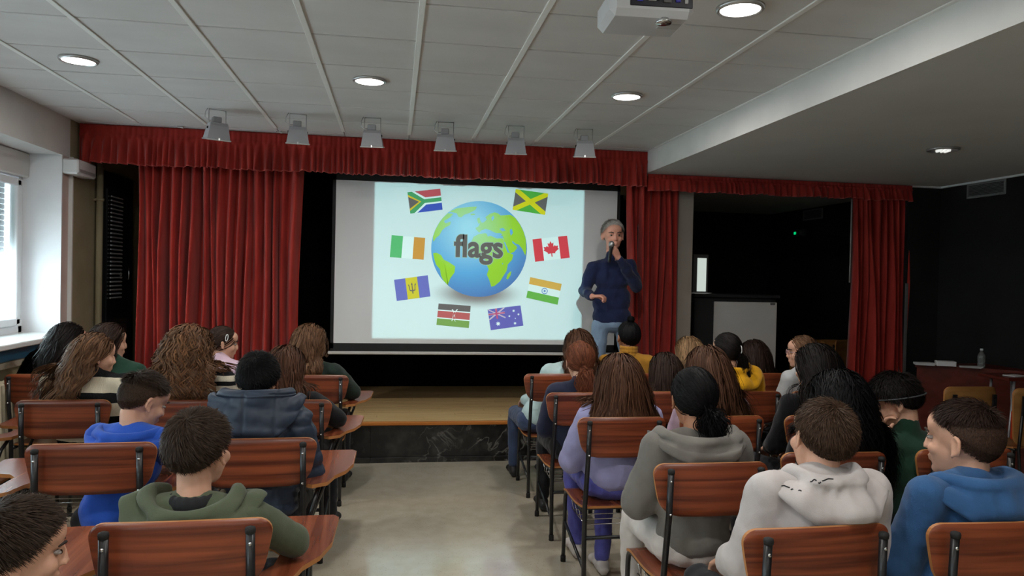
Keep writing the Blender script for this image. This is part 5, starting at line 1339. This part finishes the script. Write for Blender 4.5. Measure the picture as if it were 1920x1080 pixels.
seated('boy with dark brown hair in an olive green hoodie, nearest on the left', *W_(374, 843, 2.34), 1.04, -20, 3, 0, -.573, 2.13, sk_fair, hs('short', 'boy', len=.032, seed=11, lift=.35, n=13000), top(olive, kind='hood', tee=mat('tee_black', (.012, .012, .014), .9), hood=dict(rin=.080, rc=.100, ro=.150, drop=.080, zc=-.040, side=.058, seed=5, wx=1.25)), dkp, near=True, face=True, body_yaw=-6, arms='tablet', drop=.162, elb=(.06, .10))
seated('boy with dark tousled hair cut off by the bottom left corner', *W_(34, 1034, 2.02), 1.06, -62, 8, 0, -1.10, 1.78, sk_fair, hs('short', 'boy', len=.045, seed=12, lift=.5, n=12000), top(w1, kind='plain'), dkp, near=True, face=True, body_yaw=-30, drop=.165)
# ---- right block
seated('girl with brown hair and pale mint top, front of the right aisle', *W_(1085, 650, 5.44), 1.04, 8, 6, -8, 1.09, 5.22, sk_fair, hs('long', 'brown', len=.34, seed=21, comb=(-.28, -.05, 0), wave=.010), top(mint, puff=.02), jeans, elb=(.06, .03))
def topknot(body, P, R, k, org): pass
seated('person in a mustard roll-neck with black hair in a topknot', *W_(1178, 632, 5.46), 1.06, 6, 0, 0, 1.72, 5.25, sk_tan, hs('bun', 'black', seed=22, tie=(0, -.035, .118), bun=.026, vol=.6), top(mustard, kind='turtle', puff=.016), dkp, sws=1.08)
seated('girl with straight fair hair in the front right row', *W_(1290, 662, 5.46), 1.02, 12, 0, 0, 2.27, 5.25, sk_fair, hs('long', 'fair', len=.38, seed=23), top(blk), dkp)
seated('girl with dark hair in a clip and a yellow hooded top', *W_(1362, 658, 4.58), 1.0, 12, 4, 0, 2.27, 4.38, sk_fair, hs('tail', 'nearblack', seed=24, tie=(.035, -.105, -.03), len=.16, clip=(.03, -.112, .012)), top(yellow, kind='hood', puff=.020, hood=dict(zc=.0, ro=.16, drop=.12, seed=9)), dkp, sws=1.05)
seated('girl with dark bobbed hair and coral top by the grey lectern panel', *W_(1412, 668, 5.46), 1.02, 18, 4, 0, 2.86, 5.27, sk_fair, hs('long', 'dark', len=.24, seed=25, comb=(.2, -.1, 0)), top(coral), dkp)
def specs(body, P, R, k, org):
    g = MB()
    for s in (-1, 1):
        c = P(s*.031, .098, .002)-org
        g.tube([c+R @ (np.array([.022*math.cos(a), 0, .017*math.sin(a)])*k) for a in np.linspace(0, 2*PI, 15)], .0022, 6, cap=False)
        g.tube([P(s*.053, .096, .006)-org, P(s*.080, .02, .004)-org, P(s*.082, -.01, -.004)-org], .002, 6)
    g.tube([P(-.009, .1, .004)-org, P(.009, .1, .004)-org], .002, 6)
    g.build('glasses', mat('glasses_rose', s2l((200, 160, 160)), .3, .4), body)
seated('girl with round glasses in profile looking left, pale top', *W_(1503, 660, 4.58), .92, 72, 4, 0, 2.70, 4.38, sk_fair, hs('long', 'light', len=.24, seed=26, vol=.6), top(w1), dkp, face=True, extras=specs, body_yaw=20)
seated('girl with an auburn low ponytail and navy top on the right aisle', *W_(1087, 678, 4.56), 1.08, 2, 6, 0, 1.156, 4.35, sk_fair, hs('tail', 'auburn', seed=27, tie=(0, -.105, -.055), len=.17, wave=.012, spread=1.6), top(navy, puff=.02), dkp)
seated('person with a dark brown bob seen from behind, second seat of the row', *W_(1246, 698, 4.58), 1.02, 2, 4, 0, 1.73, 4.38, sk_fair, hs('long', 'dark', len=.25, seed=28, vol=.9), top(blk), dkp)
seated('girl with very long glossy brown hair and a pale pink top, behind the yellow hood', *W_(1324, 696, 3.78), 1.04, 4, 3, 0, 1.74, 3.57, sk_fair, hs('long', 'brown', len=.46, seed=29, vol=1.2, comb=(.20, -.08, 0), wave=.005, n=3400), top(pinkw), dkp, near=True)
seated('girl with long near-black hair and black top before the far right curtain', *W_(1527, 692, 3.78), 1.06, 20, 2, 0, 2.28, 3.565, sk_fair, hs('long', 'nearblack', len=.46, seed=30, vol=1.2, comb=(-.08, -.10, 0), wave=.006, n=3400), top(blk), dkp, near=True)
seated('girl with long straight brown hair in a lilac sweatshirt and purple trousers', *W_(1160, 712, 3.78), 1.08, 0, 4, 0, 1.16, 3.56, sk_fair, hs('long', 'brown', len=.37, seed=31, vol=1.1, flare=1.0, comb=(0, -.06, 0), wave=.004, n=3400, tips=(1.1, 1.05, 1.0)), top(lilac, puff=.028), purple, shoes=m_shoew, near=True, arms='tucked', elb=(.075, .05))
seated('girl with long black curls and a silver hair clip', *W_(1568, 756, 3.0), 1.04, 8, 6, 0, 1.83, 2.77, sk_tan, hs('long', 'black', len=.40, seed=32, vol=1.6, wave=.014, freq=3.2, clump=.7, clumps=140, n=4200, clip=(-.075, -.02, .045)), top(blk), dkp, near=True)
seated('person with curly dark hair, grey headband and dark green top, hand on face', *W_(1676, 752, 3.02), 1.06, 58, 26, 0, 2.38, 2.79, sk_fair, hs('short', 'nearblack', len=.040, seed=33, lift=.45, low=.12, band=-.004, n=12000), top(green, puff=.02), dkp, near=True, face=True, arms='chin', drop=.165, body_yaw=14)
seated('girl with a low black ponytail in a grey hooded jacket', *W_(1300, 748, 2.88), 1.08, -4, 6, 0, 1.222, 2.64, sk_tan, hs('tail', 'black', seed=34, tie=(.038, -.098, -.050), len=.13, spread=2.4, wave=.010, low=.02), top(greyj, kind='jacket', puff=.028, hood=dict(rin=.105, rc=.128, ro=.155, drop=.07, zc=-.020, side=.03, seed=6, wx=1.2), name='jacket'), cream, near=True, elb=(.06, .04))
seated('boy with short brown hair in a pale grey hoodie, nearest on the right', *W_(1540, 822, 2.13), 1.05, 1, 3, 7, 1.23, 1.915, sk_fair, hs('short', 'boybrown', len=.026, seed=35, lift=.40, n=14000), top(palegrey, keep=True, kind='hood', puff=.020, hood=dict(rin=.066, rc=.092, ro=.155, drop=.12, zc=-.002, side=.02, seed=7, fold=.017, wx=1.1)), dkp, near=True, drop=.125, sws=1.08)
seated('boy with faded dark haircut in a denim blue hoodie, looking left', *W_(1806, 826, 2.13), 1.10, 30, 2, 0, 1.80, 1.90, sk_fair, hs('short', 'dark', len=.036, fade=.36, seed=36, lift=.35, n=13000, fadecol=(1.9, 1.9, 1.5)), top(denim, kind='hood', puff=.020, hood=dict(rin=.076, rc=.112, ro=.165, drop=.12, zc=.0, side=.005, seed=8, fold=.012, wx=1.2)), dkp, near=True, face=True, body_yaw=10, drop=.125, sws=1.1)

# small dark print on the lining of the pale hood
from mathutils.bvhtree import BVHTree
for bo in [o for o in bpy.data.objects if o.get('label', '').startswith('boy with short brown hair in a pale grey hoodie')]:
    ho = next(c for c in bo.children_recursive if c.name.startswith('hood')); me = ho.data
    bv = BVHTree.FromPolygons([v.co for v in me.vertices], [p.vertices for p in me.polygons])
    zt = max(v.co.z for v in me.vertices)
    for a0, a1, dz, bend in ((-.95, -.80, -.004, .010), (-.72, -.62, -.012, -.010), (-.35, -.12, -.006, .014), (-.02, .06, -.020, -.012), (.10, .42, -.014, .008), (-.5, -.42, -.026, .008)):
        pts = []
        for t in np.linspace(0, 1, 6):
            th = a0+(a1-a0)*t; q = Vector((1.1*.115*math.sin(th), jd0[1]-bo.location.y-.12*math.cos(th), zt+dz+bend*math.sin(PI*t))); h = bv.find_nearest(q)
            pts.append(tuple(h[0]+h[1]*.0008))
        MB().tube(pts, .0020, 5).build('print_mark', mat('print_ink', (.015, .015, .017), .8), ho)
# ---- the speaker on the stage
YM = 6.45
def A_(px, py, Y=YM): return atY(px, py, Y)
H = A_(1149, 441); kk = 1.17
jd = dict(H=H, R=rotm(176, 6, 2), F=np.array([-.06, -1.0, 0])/math.hypot(.06, 1), pel=np.array([*A_(1146, 612)[:2], A_(1146, 600)[2]-.02]), toe=np.array([-.1, -1.0, 0]))
jd['Sr'] = A_(1114, 501, YM); jd['Sl'] = A_(1181, 498, YM+.02)     # his right shoulder is at the left of the photo
jd['Er'] = A_(1096, 545, YM+.04); jd['Wr'] = A_(1110, 556, YM-.20); jd['El'] = A_(1194, 538, YM-.05); jd['Wl'] = A_(1160, 484, YM-.25)
jd['chest'] = A_(1147, 520)
jd['hipr'] = jd['pel']+np.array([-.105, 0, -.03]); jd['hipl'] = jd['pel']+np.array([.105, 0, -.03])
jd['Kr'] = np.array([jd['pel'][0]-.13, YM-.05, ST+.50]); jd['Kl'] = np.array([jd['pel'][0]+.15, YM-.03, ST+.50])
jd['Ar'] = np.array([jd['pel'][0]-.15, YM+.02, ST+.085]); jd['Al'] = np.array([jd['pel'][0]+.19, YM+.05, ST+.085])
jd['handr'] = (np.array([.8, -.5, .1]), np.array([.0, .1, -1.0]), 1.1); jd['handl'] = (np.array([-.55, -.25, .75]), np.array([-.5, .8, -.1]), .95)
m_knit = fabric('navy_jersey', s2l((38, 46, 80)), bump=.25)
man = figure('grey-haired man in a navy jersey and jeans speaking into a microphone', jd, sk_ruddy, hs('short', 'grey', len=.030, seed=40, n=6000, lift=.45), top(m_knit, puff=.012, belly=1.02, name='jersey', disp=[(.12, .03), (.04, .008)]), fabric('light_jeans', s2l((134, 156, 182))), m_shoe, True, kk, face=mat('brow_grey', (.05, .04, .035), .8), group='adult speaking on the stage')
man['group'] = 'speaker on the stage'
mb_ = A_(1142, 492, YM-.30); mt_ = A_(1146.5, 460, YM-.315)
t = empty('microphone', tuple(mb_)); tag(t, 'black hand-held microphone with silver grille at the man\'s mouth', 'microphone')
v = mt_-mb_
MB().tube([(0, 0, 0), v*.05, v*.80, v*.95], [.010, .013, .016, .021], 14).build('handle', m_black, t)
q = Blob().ell(v*1.06, (.026, .026, .030), fine=True); me = bpy.data.meshes.new('grille'); me.from_pydata(q.v[0].tolist(), [], q.f); me.shade_smooth()
link('grille', me, varied('mic_grille', (.25, .25, .25), (.6, .6, .6), (200, 200, 200), .35, metal=.8), t)
